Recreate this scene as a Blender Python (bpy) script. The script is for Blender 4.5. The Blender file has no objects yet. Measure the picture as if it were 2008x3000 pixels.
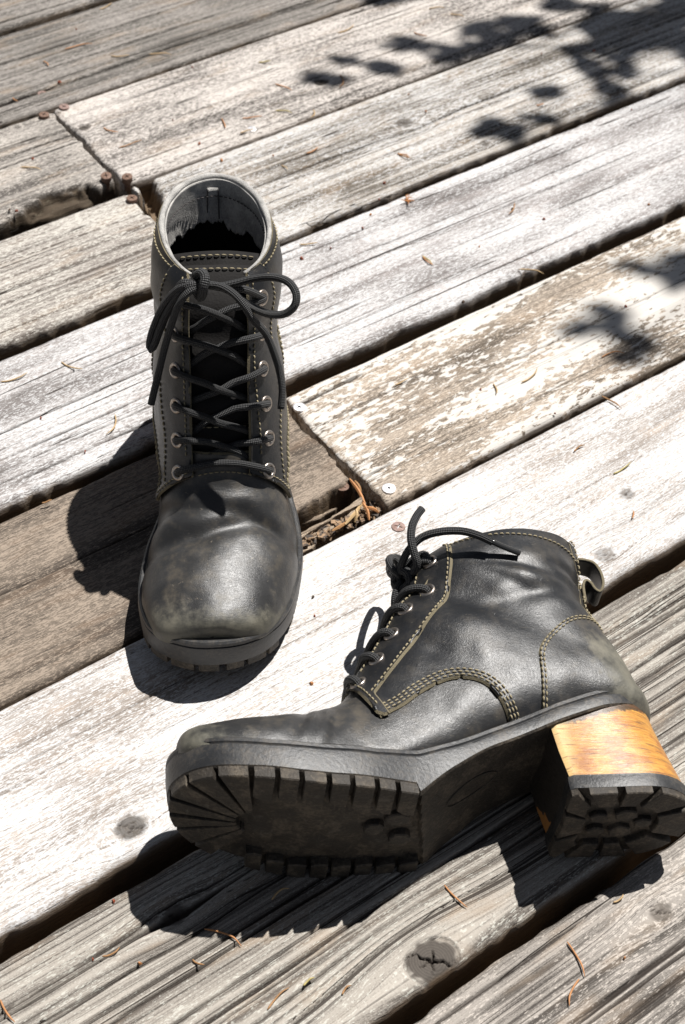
import bpy, math, random
import numpy as np
from mathutils import Vector, Matrix

# ------------------------------------------------------------------ camera, sky, sun, exposure
SC = bpy.context.scene
COL = SC.collection
F_PX, PITCH, ROLL, CAM_H = 4958.36, math.radians(44.30182), math.radians(3.27178), 0.843
_f = np.array([0, math.cos(PITCH), -math.sin(PITCH)])
_u0 = np.array([0, math.sin(PITCH), math.cos(PITCH)])
_r0 = np.array([1.0, 0, 0])
CR = math.cos(ROLL) * _r0 + math.sin(ROLL) * _u0
CU = -math.sin(ROLL) * _r0 + math.cos(ROLL) * _u0
CAM = np.array([0, 0, CAM_H])
cam_data = bpy.data.cameras.new('camera')
cam = bpy.data.objects.new('camera', cam_data)
COL.objects.link(cam)
cam.matrix_world = Matrix(((CR[0], CU[0], -_f[0], 0), (CR[1], CU[1], -_f[1], 0), (CR[2], CU[2], -_f[2], CAM_H), (0, 0, 0, 1)))
cam_data.sensor_fit = 'VERTICAL'
cam_data.sensor_height = 36
cam_data.sensor_width = 24
cam_data.lens = 36 * F_PX / 3000
cam_data.clip_start = 0.02
cam_data.clip_end = 200
cam_data.dof.use_dof = True
cam_data.dof.focus_distance = 1.06
cam_data.dof.aperture_fstop = 16
SC.camera = cam

SUN = np.array([0.305, 0.335, 1.0]); SUN /= np.linalg.norm(SUN)
world = bpy.data.worlds.new('World'); SC.world = world
world.use_nodes = True
wn = world.node_tree.nodes; wl = world.node_tree.links
wn.clear()
sky = wn.new('ShaderNodeTexSky'); sky.sky_type = 'NISHITA'; sky.sun_disc = False
sky.altitude = 1500; sky.air_density = .8; sky.dust_density = .3; sky.ozone_density = .6
sky.sun_elevation = math.asin(SUN[2]); sky.sun_rotation = math.atan2(SUN[0], SUN[1])
bg = wn.new('ShaderNodeBackground'); bg.inputs['Strength'].default_value = 0.05
wo = wn.new('ShaderNodeOutputWorld')
hs = wn.new('ShaderNodeHueSaturation'); hs.inputs['Saturation'].default_value = .45; hs.inputs['Value'].default_value = .7
wl.new(sky.outputs[0], hs.inputs['Color']); wl.new(hs.outputs[0], bg.inputs[0]); wl.new(bg.outputs[0], wo.inputs[0])
sun_data = bpy.data.lights.new('sun', 'SUN'); sun_data.energy = 5.0; sun_data.angle = math.radians(0.53)
sun_data.color = (1.0, 0.972, 0.935)
sun = bpy.data.objects.new('sun', sun_data); COL.objects.link(sun)
sun.rotation_euler = Vector((-SUN[0], -SUN[1], -SUN[2])).to_track_quat('-Z', 'Y').to_euler()
sun.location = (2, 2, 6)
SC.view_settings.view_transform = 'Standard'; SC.view_settings.look = 'None'
SC.view_settings.exposure = 0.78; SC.view_settings.gamma = 1.0
SC.view_settings.use_curve_mapping = False
SC.render.engine = 'CYCLES'
SC.cycles.max_bounces = 6
SC.cycles.use_denoising = True

RNG = np.random.default_rng(7)
random.seed(7)

# ------------------------------------------------------------------ measuring: displayed photo pixels (1568 wide) to rays
DPX = 2008 / 1568.0
def ray(px, py):
    d = _f * F_PX + CR * (px * DPX - 1004) + CU * (1500 - py * DPX)
    return d / np.linalg.norm(d)
def on_z(px, py, z=0.0):
    d = ray(px, py); return CAM + d * ((z - CAM_H) / d[2])

# ------------------------------------------------------------------ noise
_T = RNG.random((256, 256))
_T3 = RNG.random((64, 64, 64))
def vn2(x, y, seed=0):
    x = np.asarray(x, float) + seed * 17.31; y = np.asarray(y, float) + seed * 7.77
    ix = np.floor(x).astype(int); iy = np.floor(y).astype(int)
    fx = x - ix; fy = y - iy
    fx = fx * fx * (3 - 2 * fx); fy = fy * fy * (3 - 2 * fy)
    a = _T[ix & 255, iy & 255]; b = _T[(ix + 1) & 255, iy & 255]
    c = _T[ix & 255, (iy + 1) & 255]; d = _T[(ix + 1) & 255, (iy + 1) & 255]
    return (a * (1 - fx) + b * fx) * (1 - fy) + (c * (1 - fx) + d * fx) * fy
def vn3(P, s, seed=0):
    Q = np.asarray(P) * s + seed * 11.7 + 100
    i = np.floor(Q).astype(int); f = Q - i; f = f * f * (3 - 2 * f); i &= 63; j = (i + 1) & 63
    out = 0
    for a in (0, 1):
        for b in (0, 1):
            for c in (0, 1):
                w = (f[..., 0] if a else 1 - f[..., 0]) * (f[..., 1] if b else 1 - f[..., 1]) * (f[..., 2] if c else 1 - f[..., 2])
                out = out + w * _T3[(j if a else i)[..., 0], (j if b else i)[..., 1], (j if c else i)[..., 2]]
    return out
def sstep(a, b, x):
    t = np.clip((x - a) / (b - a), 0, 1); return t * t * (3 - 2 * t)

# ------------------------------------------------------------------ mesh helpers
def mesh_obj(name, V, faces, mats, parent=None, smooth=True, mat_idx=None, attrs=None, link=True):
    V = np.asarray(V, np.float32)
    me = bpy.data.meshes.new(name)
    me.vertices.add(len(V)); me.vertices.foreach_set('co', V.ravel())
    if isinstance(faces, np.ndarray):
        n = faces.shape[1]; loops = faces.ravel().astype(np.int32)
        starts = np.arange(0, len(loops), n, dtype=np.int32); nf = len(faces)
    else:
        loops = np.array([i for f in faces for i in f], np.int32)
        lens = np.array([len(f) for f in faces]); starts = np.concatenate([[0], np.cumsum(lens)[:-1]]).astype(np.int32); nf = len(faces)
    me.loops.add(len(loops)); me.loops.foreach_set('vertex_index', loops)
    me.polygons.add(nf); me.polygons.foreach_set('loop_start', starts)
    if not isinstance(mats, (list, tuple)): mats = [mats]
    for m in mats: me.materials.append(m)
    if mat_idx is not None: me.polygons.foreach_set('material_index', np.asarray(mat_idx, np.int32))
    me.polygons.foreach_set('use_smooth', np.full(nf, smooth) if np.isscalar(smooth) else np.asarray(smooth))
    if attrs:
        for k, (typ, arr) in attrs.items():
            a = me.attributes.new(k, typ, 'POINT')
            arr = np.asarray(arr, np.float32)
            a.data.foreach_set({'FLOAT': 'value', 'FLOAT_VECTOR': 'vector', 'FLOAT_COLOR': 'color'}[typ], arr.ravel())
    me.update(calc_edges=True); me.validate()
    o = bpy.data.objects.new(name, me)
    if link: COL.objects.link(o)
    if parent: o.parent = parent
    return o
def empty(name, parent=None):
    o = bpy.data.objects.new(name, None); COL.objects.link(o); o.empty_display_size = .05
    if parent: o.parent = parent
    return o
def tag(o, label=None, cat=None, group=None, kind=None):
    if label: o['label'] = label
    if cat: o['category'] = cat
    if group: o['group'] = group
    if kind: o['kind'] = kind
    return o
def grid_faces(nu, nv, wrap=False):
    i = np.arange(nu - 1)[:, None]; j = np.arange(nv if wrap else nv - 1)[None, :]
    j2 = (j + 1) % nv
    return np.stack([i * nv + j, i * nv + j2, (i + 1) * nv + j2, (i + 1) * nv + j], -1).reshape(-1, 4)
class MB:
    def __init__(s): s.v = []; s.f = []; s.n = 0; s.a = []
    def add(s, V, F, A=None):
        V = np.asarray(V, float); s.v.append(V); s.f += [[int(i) + s.n for i in f] for f in F]; s.n += len(V)
        s.a.append(np.zeros((len(V), 3)) if A is None else A)
    def obj(s, name, mats, parent=None, smooth=True, uv=False):
        return mesh_obj(name, np.concatenate(s.v), s.f, mats, parent, smooth, attrs={'luv': ('FLOAT_VECTOR', np.concatenate(s.a))} if uv else None)
def catmull(P, step=None, n=None, closed=False):
    P = np.asarray(P, float)
    Q = np.vstack([P[-1:], P, P[:2]]) if closed else np.vstack([2 * P[:1] - P[1:2], P, 2 * P[-1:] - P[-2:-1]])
    out = []; m = len(Q) - 3
    for k in range(m):
        a, b, c, d = Q[k:k + 4]; t = np.linspace(0, 1, 24, endpoint=False)[:, None]
        out.append(.5 * (2 * b + (c - a) * t + (2 * a - 5 * b + 4 * c - d) * t ** 2 + (3 * b - a - 3 * c + d) * t ** 3))
    out = np.vstack(out + [Q[-2:-1]])
    s = np.concatenate([[0], np.cumsum(np.linalg.norm(np.diff(out, axis=0), axis=1))])
    if n is None: n = max(3, int(s[-1] / step) + 1)
    q = np.linspace(0, s[-1], n)
    return np.stack([np.interp(q, s, out[:, i]) for i in range(out.shape[1])], 1)
def tube_geo(P, r, k=10, cap=True, flat=None):
    P = np.asarray(P, float); n = len(P)
    T = np.gradient(P, axis=0); T /= np.linalg.norm(T, axis=1)[:, None] + 1e-12
    ref = np.array([0, 0, 1.0]) if abs(T[0, 2]) < .9 else np.array([1.0, 0, 0])
    N = np.cross(T[0], ref); N /= np.linalg.norm(N)
    V = []; A = []; s = 0
    th = np.arange(k) * 2 * math.pi / k
    rr = np.full(n, r) if np.isscalar(r) else np.asarray(r)
    for i in range(n):
        N = N - T[i] * (N @ T[i]); N /= np.linalg.norm(N) + 1e-12
        Bn = np.cross(T[i], N)
        if i: s += np.linalg.norm(P[i] - P[i - 1])
        V.append(P[i] + rr[i] * (np.cos(th)[:, None] * N + np.sin(th)[:, None] * Bn))
        A.append(np.stack([np.full(k, s), th, np.zeros(k)], 1))
    V = np.vstack(V); A = np.vstack(A)
    F = grid_faces(n, k, True).tolist()
    if cap:
        F.append(list(range(k))[::-1]); F.append([(n - 1) * k + j for j in range(k)])
    return V, F, A
def prism(poly, z0, z1, inset=0.0, c=None):
    """poly (n,2) ccw; z0/z1 scalars or arrays; bottom face at z1 is inset."""
    poly = np.asarray(poly, float); n = len(poly)
    cc = poly.mean(0) if c is None else c
    d = poly - cc; L = np.linalg.norm(d, axis=1)[:, None] + 1e-9
    q = cc + d * np.maximum(0, 1 - inset / L)
    z0 = np.broadcast_to(z0, n); z1 = np.broadcast_to(z1, n)
    zm = z1 + np.sign(z0 - z1) * min(inset, .001)
    V = np.vstack([np.c_[poly, z0], np.c_[poly, zm], np.c_[q, z1]])
    F = []
    for k in range(2):
        for i in range(n):
            j = (i + 1) % n; F.append([k * n + i, k * n + j, (k + 1) * n + j, (k + 1) * n + i])
    F.append([2 * n + i for i in range(n)]); F.append([i for i in range(n)][::-1])
    return V, F

# ------------------------------------------------------------------ shader helpers
class NT:
    def __init__(s, name):
        s.m = bpy.data.materials.new(name); s.m.use_nodes = True
        s.t = s.m.node_tree; s.t.nodes.clear()
        s.out = s.n('ShaderNodeOutputMaterial'); s.bsdf = s.n('ShaderNodeBsdfPrincipled')
        s.l(s.bsdf.outputs[0], s.out.inputs[0])
    def n(s, t, **kw):
        x = s.t.nodes.new(t)
        for k, v in kw.items(): setattr(x, k, v)
        return x
    def l(s, a, b): s.t.links.new(a, b)
    def put(s, inp, v):
        if hasattr(v, 'is_output') or hasattr(v, 'links'): s.l(v, inp)
        else: inp.default_value = v
    def math(s, op, a, b=0.0, c=None, clamp=False):
        x = s.n('ShaderNodeMath', operation=op, use_clamp=clamp); s.put(x.inputs[0], a); s.put(x.inputs[1], b)
        if c is not None: s.put(x.inputs[2], c)
        return x.outputs[0]
    def mix(s, f, a, b, blend='MIX'):
        x = s.n('ShaderNodeMix', data_type='RGBA', blend_type=blend); s.put(x.inputs[0], f)
        for i, v in ((6, a), (7, b)):
            if isinstance(v, tuple): v = (*v, 1.0) if len(v) == 3 else v
            s.put(x.inputs[i], v)
        return x.outputs[2]
    def ramp(s, v, lo, hi, a=0.0, b=1.0):
        x = s.n('ShaderNodeMapRange', interpolation_type='SMOOTHSTEP'); s.put(x.inputs[0], v)
        for i, q in ((1, lo), (2, hi), (3, a), (4, b)): s.put(x.inputs[i], q)
        return x.outputs[0]
    def vscale(s, v, sc, off=(0, 0, 0)):
        x = s.n('ShaderNodeMapping'); s.put(x.inputs[0], v); x.inputs[1].default_value = off; x.inputs[3].default_value = sc
        return x.outputs[0]
    def noise(s, v, scale, detail=2, rough=.5, dist=0.0):
        x = s.n('ShaderNodeTexNoise'); s.put(x.inputs['Vector'], v); x.inputs['Scale'].default_value = scale
        x.inputs['Detail'].default_value = detail; x.inputs['Roughness'].default_value = rough; x.inputs['Distortion'].default_value = dist
        return x.outputs[0]
    def attr(s, name):
        return s.n('ShaderNodeAttribute', attribute_name=name)
    def obj(s): return s.n('ShaderNodeTexCoord').outputs['Object']
    def bump(s, h, dist, strength=1.0, normal=None):
        x = s.n('ShaderNodeBump'); x.inputs['Strength'].default_value = strength; x.inputs['Distance'].default_value = dist
        s.put(x.inputs['Height'], h)
        if normal is not None: s.l(normal, x.inputs['Normal'])
        return x.outputs[0]
    def set(s, **kw):
        for k, v in kw.items():
            i = s.bsdf.inputs[k]
            if isinstance(v, tuple) and len(v) == 3: v = (*v, 1.0)
            s.put(i, v)
        return s.m

def wood_mat(name, light, mid, dark, fleck, seed, fine=1.0, groove=1.0, side=(.13, .09, .055), paint=0.0, check=1.0, bigs=0.5, tint=(.30, .22, .15)):
    """weathered deck board; msk = (ridge, crack, knot, side), grn = (u, n') along / across the grain"""
    t = NT(name)
    g = t.attr('grn').outputs['Vector']; ms = t.attr('msk')
    sep = t.n('ShaderNodeSeparateColor'); t.l(ms.outputs['Color'], sep.inputs[0])
    ridge, crack, knot, sidem = sep.outputs[0], sep.outputs[1], sep.outputs[2], ms.outputs['Alpha']
    o = (seed * 3.7, seed * 1.3, 0)
    fib = t.noise(t.vscale(g, (9, 1500, 900), o), 1.0, 4, .62)           # fibres
    band = t.noise(t.vscale(g, (1.1, 250, 150), o), 1.0, 3, .68, .1)     # growth rings
    line = t.noise(t.vscale(g, (.9, 720, 432), (o[0], 2, 7)), 1.0, 2, .5)
    blot = t.noise(t.vscale(g, (7, 26, 15.6), o), 1.0, 4, .6, .4)         # weather blotches
    fl = t.noise(t.vscale(g, (190, 1000, 600), o), 1.0, 3, .65)          # pale flecks
    fl2 = t.noise(t.vscale(g, (520, 1100, 660), o), 1.0, 2, .6)
    grit = t.noise(t.vscale(g, (900, 1600, 960), o), 1.0, 2, .6)
    k = t.math('MULTIPLY_ADD', band, .75 * groove, t.math('MULTIPLY', fib, .55 * fine))
    k = t.math('ADD', k, t.math('MULTIPLY', t.math('SUBTRACT', ridge, .5), .40 * groove))
    k = t.math('ADD', k, t.math('MULTIPLY', t.math('SUBTRACT', blot, .5), bigs * 1.3))
    k = t.math('ADD', k, t.math('MULTIPLY', t.math('SUBTRACT', grit, .5), .35))
    mean = .375 * groove + .275 * fine
    v = t.ramp(k, mean - .22, mean + .22)
    c = t.mix(v, dark, light)
    c = t.mix(t.math('MULTIPLY', t.ramp(t.math('ADD', band, blot), .9, 1.25), .45), c, mid)
    lnm = t.math('MULTIPLY', t.ramp(line, .60, .68), .60)
    c = t.mix(lnm, c, tuple(v_ * .7 for v_ in dark))
    tn = t.noise(t.vscale(g, (14, 60, 36), (o[1], o[0], 3)), 1.0, 3, .6)
    c = t.mix(t.math('MULTIPLY', t.ramp(tn, .5, .75), .45), c, tint)
    flm = t.math('MULTIPLY', t.ramp(t.math('MULTIPLY_ADD', fl2, .5, t.math('MULTIPLY_ADD', blot, .45, fl)), 1.03 - .12 * fleck, 1.13 - .12 * fleck), min(1, .5 + .3 * fleck))
    wh = tuple(min(.55, v * 1.7) for v in light)
    c = t.mix(flm, c, wh)
    dk = t.noise(t.vscale(g, (420, 900, 540), (o[0] + 9, 3, 1)), 1.0, 3, .65)
    c = t.mix(t.math('MULTIPLY', t.ramp(dk, .62, .72), .45), c, (dark[0] * .6, dark[1] * .6, dark[2] * .6))
    if paint > 0:                                                      # flaking old white coat
        p1 = t.noise(t.vscale(g, (85, 250, 150), (o[0], 5, 2)), 1.0, 5, .68, .3)
        p2 = t.noise(t.vscale(g, (5, 24, 14.4), (3, 1.5, 2)), 1.0, 3, .5)
        pm = t.ramp(t.math('MULTIPLY_ADD', p2, .9, p1), .985 - .03 * paint, 1.02 - .03 * paint)
        c = t.mix(t.math('MULTIPLY', pm, .95), c, (.50, .475, .44))
    ch = t.noise(t.vscale(g, (1.7, 330, 198), (o[0], 1, 4)), 1.0, 1.5, .5)
    ch2 = t.noise(t.vscale(g, (2.6, 140, 84), (o[0], 8, 1)), 1.0, 1.0, .5)
    chm = t.math('MULTIPLY', t.math('MAXIMUM', t.ramp(ch, .70, .73), t.ramp(t.math('ABSOLUTE', t.math('SUBTRACT', ch2, .66)), .012, .004)), .9 * check)
    c = t.mix(chm, c, (.022, .016, .012))
    # knots: rings in the wood
    kr = t.n('ShaderNodeTexWave', wave_type='RINGS', rings_direction='Z')
    kc = t.attr('kuv').outputs['Vector']
    t.l(kc, kr.inputs['Vector']); kr.inputs['Scale'].default_value = 190; kr.inputs['Distortion'].default_value = 5
    kr.inputs['Detail'].default_value = 2; kr.inputs['Detail Scale'].default_value = 40
    kcol = t.mix(t.math('MULTIPLY', kr.outputs[1], .45), (.055, .047, .040), t.mix(t.noise(kc, 420, 4, .65), (.045, .036, .028), (.17, .15, .13)))
    c = t.mix(knot, c, kcol)
    c = t.mix(crack, c, (.018, .013, .010))
    sn = t.noise(t.vscale(g, (14, 700, 700), o), 1.0, 4, .65)
    sc = t.mix(sn, (side[0] * .35, side[1] * .35, side[2] * .35), (side[0] * 1.7, side[1] * 1.7, side[2] * 1.7))
    gn = t.noise(t.vscale(g, (300, 700, 700), o), 1.0, 3, .7)
    sc = t.mix(t.math('MULTIPLY', t.ramp(gn, .60, .70), .5), sc, (.20, .19, .13))
    c = t.mix(sidem, c, sc)
    h = t.math('MULTIPLY_ADD', fib, .55, t.math('MULTIPLY', band, 1.1 * groove))
    h = t.math('SUBTRACT', h, t.math('MULTIPLY', chm, 1.6))
    h = t.math('ADD', h, t.math('MULTIPLY', t.math('ADD', fl2, grit), .30))
    h = t.math('SUBTRACT', h, t.math('MULTIPLY', lnm, .6))
    return t.set(**{'Base Color': c, 'Roughness': .82, 'Specular IOR Level': .25, 'Normal': t.bump(h, .0009, .9)})

# ------------------------------------------------------------------ deck boards
YAW = math.radians(39.65017)
CU_, SU_ = math.cos(YAW), math.sin(YAW)
def uv_of(px, py, z=0.0):
    P = on_z(px, py, z); return P[0] * CU_ + P[1] * SU_, -P[0] * SU_ + P[1] * CU_
deck = empty('wooden_deck'); tag(deck, 'weathered outdoor deck of wide grey planks', kind='structure')

def board(nlo, nhi, uL, uR, vis, mat, seed, dz=0.0, amp=.0005, ringf=430, knots=(), cracks=(), rag=(.0012, .0012), carve=(), endk=(0, 0), endn=None, tilt=0.0, wav=.004, edge_r=.005, fine=True):
    """one plank; nlo/nhi low and high edge across, uL/uR ends, vis the stretch that is meshed finely"""
    dn = .0008 if fine else .012; du = .0024 if fine else .05
    a, b = max(uL, vis[0]), min(uR, vis[1])
    us = [np.arange(uL, a, .04), np.arange(a, b, du), np.arange(b, uR, .04), [uR]] + [np.arange(q[0] - 1.5 * q[2], q[0] + 1.5 * q[2], .0007) for q in knots if q[3] >= 1]
    us = np.unique(np.concatenate(us)); us = us[(np.diff(us, prepend=-9) > 1.5e-4)]
    k = 6 if fine else 2
    ang = np.linspace(0, math.pi / 2, k + 1)
    r = edge_r
    side_z = np.array([-.038, -.03, -.022, -.016, -.011])
    # cross profile from low side up, over the top, down the high side
    nl = np.concatenate([np.full(5, nlo), nlo + r * (1 - np.cos(ang))[1:-1], np.linspace(nlo + r, nhi - r, max(3, int((nhi - nlo) / dn))), nhi - r * (1 - np.cos(ang[::-1]))[1:-1], np.full(5, nhi)])
    zl = np.concatenate([side_z, -r + r * np.sin(ang)[1:-1], np.zeros(max(3, int((nhi - nlo) / dn))), -r + r * np.sin(ang[::-1])[1:-1], side_z[::-1]])
    U, N = np.meshgrid(us, nl, indexing='ij'); Z = np.broadcast_to(zl, U.shape).copy()
    n0 = N.copy()
    top = sstep(-.007, -.0006, Z)
    # ragged edges
    wl_ = np.clip(1 - (N - nlo) / .016, 0, 1); wh_ = np.clip(1 - (nhi - N) / .016, 0, 1)
    e1 = (vn2(U * 28, U * 0 + 3, seed) - .5) * 2 + (vn2(U * 110, U * 0 + 9, seed) - .5)
    e2 = (vn2(U * 28, U * 0 + 23, seed) - .5) * 2 + (vn2(U * 110, U * 0 + 29, seed) - .5)
    N = N + wl_ * rag[0] * e1 + wh_ * rag[1] * e2
    Z = Z - (wl_ * top * abs(rag[0]) * .9 * np.clip(e1, 0, 2) + wh_ * top * abs(rag[1]) * .9 * np.clip(e2, 0, 2))
    # grain coordinate: bends round knots and wanders
    G = N + wav * (vn2(U * 2.2, N * 9, seed + 5) - .5) * 2 + wav * .12 * (vn2(U * 8, N * 20, seed + 6) - .5)
    KC = np.zeros_like(U); KM = np.zeros_like(U); KU = np.zeros(U.shape + (3,)); depth = np.zeros_like(U)
    for (ku, kn, kr, st) in knots:
        du_ = U - ku; dn_ = N - kn
        rr = np.sqrt((du_ * .8) ** 2 + dn_ ** 2)
        w = np.exp(-(np.sqrt((du_ * .45) ** 2 + dn_ ** 2) / (kr * 1.9)) ** 2)
        G = G - dn_ * w * .80
        rr_n = rr * (1 + .25 * (vn2(np.arctan2(dn_, du_) * 3 + 9, rr * 0 + ku * 50, seed) - .5))
        m = 1 - sstep(kr * .80, kr * 1.0, rr_n)
        KM = np.maximum(KM, m * st)
        KU[m > 0.001] = np.stack([du_, dn_, np.zeros_like(U)], -1)[m > 0.001]
        # radial checks in the knot
        th = np.arctan2(dn_, du_)
        chk = np.zeros_like(U)
        for q, (a0, ln, ww) in enumerate(((2.2, .92, .0008), (-.75, 1.0, .0009), (.7, .55, .0005), (-2.2, .6, .0005), (3.0, .5, .0004))):
            dist = np.abs(rr * np.sin(th - a0 + .12 * np.sin(rr * 900))); on = (np.cos(th - a0) > 0) & (rr < kr * ln)
            chk = np.maximum(chk, np.where(on, np.clip(1.3 - dist / (ww * min(1, kr / .012) * (1.15 - rr / (kr * ln + 1e-9))), 0, 1), 0))
        depth += chk * .004 * st; KC = np.maximum(KC, chk * st)
        ringd = np.exp(-((rr - kr * .97) / (.0010)) ** 2) * .0012 * st
        depth += ringd
        Z = Z - top * .0006 * m * st
    ridge = vn2(U * 3.0, G * ringf, seed + 1) * .65 + vn2(U * 7, G * ringf * 2.3, seed + 2) * .35
    hump = vn2(U * 4, N * 22, seed + 3) - .5
    CM = np.zeros_like(U)
    for (ua, ub, nc, w, wg) in cracks:       # checks along the grain
        path = nc + wg * np.sin((U - ua) * 9 + seed) + .0005 * (vn2(U * 40, U * 0, seed + int(nc * 900)) - .5) * 2
        tt = np.clip((U - ua) / (ub - ua), 0, 1)
        ww = w * np.clip(np.minimum(tt, 1 - tt) * 7, 0, 1) * (.55 + .9 * vn2(U * 35, U * 0 + nc * 70, seed + 8))
        d = np.abs(G - path)
        CM = np.maximum(CM, np.clip(1.25 - d / (ww + 1e-6), 0, 1) * (ww > w * .05))
    depth += CM * .0032
    CV = np.zeros_like(U)
    for poly, dep, soft in carve:
        sd = sd_poly(np.stack([U, N], -1), np.array(poly))
        m = sstep(-soft, soft, -sd + (vn2(U * 160, N * 300, seed) - .5) * soft * 2.0)
        CV = np.maximum(CV, m); Z = Z - m * dep * (.75 + .5 * vn2(U * 60, N * 220, seed + 4)) * np.where(Z > -.03, 1, .1)
    Z = Z + top * (amp * (ridge - .5) * 2 + .0009 * hump - depth) * (1 - .7 * CV)
    zmean = dz + tilt * (N - nlo)
    # ends: lean of the saw cut and a worn arris
    nc0 = (nlo + nhi) / 2 if endn is None else endn
    for side, ue, kk in ((0, uL, endk[0]), (1, uR, endk[1])):
        w = np.clip(1 - np.abs(U - ue) / .05, 0, 1)
        jit = (vn2(N * 55, N * 0 + 4 + side, seed) - .5) * .004 + (vn2(N * 260, N * 0 + 8 + side, seed) - .5) * .002
        U = U + w * (kk * (N - nc0) + jit)
        Z = Z - top * .002 * np.clip(1 - np.abs(U - ue - kk * (N - nc0)) / .003, 0, 1)
    Zf = Z + zmean
    X = U * CU_ - N * SU_; Y = U * SU_ + N * CU_
    V = np.stack([X, Y, Zf], -1)
    nu, nv = U.shape
    # end caps: pull a copy of the end rows straight down
    def cap(row, sgn):
        c = V[row].copy(); c[:, 2] = dz - .038
        return c
    V = np.concatenate([cap(0, -1)[None], V, cap(-1, 1)[None]], 0)
    msk = np.stack([ridge, np.clip(CM + KC * .9 + np.clip(depth - CM * .0032, 0, .004) * 220 * .9, 0, 1), KM, np.clip(CV * .85 + 1 - sstep(-.0065, -.002, Z + np.clip(depth, 0, .006)), 0, 1)], -1)
    ends = np.zeros((1, nv, 4)); ends[..., 3] = 1
    msk = np.concatenate([ends, msk, ends], 0)
    grn = np.stack([U, G, Zf], -1); grn = np.concatenate([grn[:1], grn, grn[-1:]], 0)
    grn[0, :, 2] -= .04; grn[-1, :, 2] -= .04
    KU = np.concatenate([KU[:1], KU, KU[-1:]], 0)
    Fc = grid_faces(nu + 2, nv)[:, ::-1]
    o = mesh_obj('plank', V.reshape(-1, 3), Fc, mat, deck, True, attrs={'msk': ('FLOAT_COLOR', msk.reshape(-1, 4)), 'grn': ('FLOAT_VECTOR', grn.reshape(-1, 3)), 'kuv': ('FLOAT_VECTOR', KU.reshape(-1, 3))})
    return o

def sd_poly(P, poly):
    """signed distance to a polygon, negative inside"""
    P = np.asarray(P, float); shp = P.shape[:-1]; P = P.reshape(-1, 2)
    d = np.full(len(P), 1e9); s = np.ones(len(P))
    n = len(poly)
    for i in range(n):
        a = poly[i]; b = poly[i - 1]; e = b - a; w = P - a
        t = np.clip((w @ e) / (e @ e + 1e-15), 0, 1)
        q = w - t[:, None] * e; d = np.minimum(d, (q ** 2).sum(1))
        c1 = P[:, 1] >= a[1]; c2 = P[:, 1] < b[1]; c3 = e[0] * w[:, 1] > e[1] * w[:, 0]
        flip = (c1 & c2 & c3) | (~c1 & ~c2 & ~c3); s[flip] *= -1
    return (s * np.sqrt(d)).reshape(shp)

GREY = dict(light=(.44, .405, .365), mid=(.25, .22, .195), dark=(.125, .107, .092))
M_top = wood_mat('wood_dark_grey', (0.204, 0.187, 0.170), (0.116, 0.104, 0.096), (0.048, 0.043, 0.037), .35, 1, bigs=.45)
M_r2 = wood_mat('wood_grey_flecked', (0.317, 0.292, 0.269), (0.145, 0.129, 0.118), (0.060, 0.052, 0.046), .9, 2, bigs=.75)
M_r2l = wood_mat('wood_grey_short', (0.272, 0.250, 0.225), (0.139, 0.126, 0.114), (0.065, 0.057, 0.051), .6, 3, bigs=.6, side=(.055, .04, .026))
M_r3 = wood_mat('wood_ribbed', (0.416, 0.382, 0.343), (0.187, 0.165, 0.142), (0.071, 0.059, 0.046), .55, 4, groove=1.25, bigs=.5)
M_r3l = wood_mat('wood_ribbed_left', (0.340, 0.311, 0.281), (0.168, 0.144, 0.126), (0.068, 0.054, 0.045), .55, 5, groove=1.15, bigs=.4)
M_r4 = wood_mat('wood_silver', (0.395, 0.372, 0.361), (0.247, 0.231, 0.224), (0.139, 0.125, 0.119), .75, 6, fine=.6, groove=.7, bigs=.75, tint=(.36, .31, .29))
M_r5 = wood_mat('wood_flaking_white', (.285, .242, .198), (.19, .15, .112), (.085, .068, .052), 0.5, 7, paint=1.35, bigs=.8, check=.5)
M_r5l = wood_mat('wood_brown', (.175, .142, .112), (.118, .094, .073), (.054, .043, .034), 0.55, 8, groove=.5, bigs=.7, check=.15, tint=(.17, .11, .07))
M_r6 = wood_mat('wood_bleached', (0.474, 0.448, 0.428), (0.350, 0.315, 0.280), (0.211, 0.180, 0.155), .9, 9, fine=.9, groove=.55, bigs=.55, check=.25, tint=(.52, .42, .34))
M_r7 = wood_mat('wood_furrowed', (.36, .33, .29), (.20, .18, .155), (.080, .069, .059), -0.1, 10, groove=1.15, fine=1.0, bigs=.3, side=(.18, .12, .07))
M_r8 = wood_mat('wood_furrowed_low', (0.323, 0.293, 0.262), (0.161, 0.146, 0.130), (0.054, 0.047, 0.041), .05, 11, groove=1.2, fine=1.0, bigs=.5)

def kn(px, py, r, st=1.0): u, n = uv_of(px, py); return (u, n, r, st)
VIS = (-9, 9)
EXT = (-1.6, 2.4)
def vis(a, b): return (a - .12, b + .12)
rnd = random.Random(3)
def rcracks(n, ua, ub, nlo, nhi, w=(.0006, .0012), ln=(.1, .5), wg=.001):
    out = []
    for _ in range(n):
        L = rnd.uniform(*ln); u0 = rnd.uniform(ua - L * .5, ub - L * .5)
        out.append((u0, u0 + L, rnd.uniform(nlo + .008, nhi - .008), rnd.uniform(*w), wg))
    return out
u1, n1 = uv_of(640, 945 * .0 + 50)
P = {}
P[0] = board(1.404, 1.546, *EXT, vis(.60, .95), M_top, 20, cracks=rcracks(3, .6, .95, 1.404, 1.546))
P[1] = board(1.2518, 1.394, *EXT, vis(.56, 1.12), M_top, 21, knots=[], rag=(.0016, .0012), amp=.0006,
             cracks=[(.40, 1.25, 1.279, .0015, .001), (.55, .95, 1.345, .0007, .001), (.62, .9, 1.31, .0006, .001), (.5, 1.1, 1.263, .0007, .0)] )
j2 = uv_of(190, 318)
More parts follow.
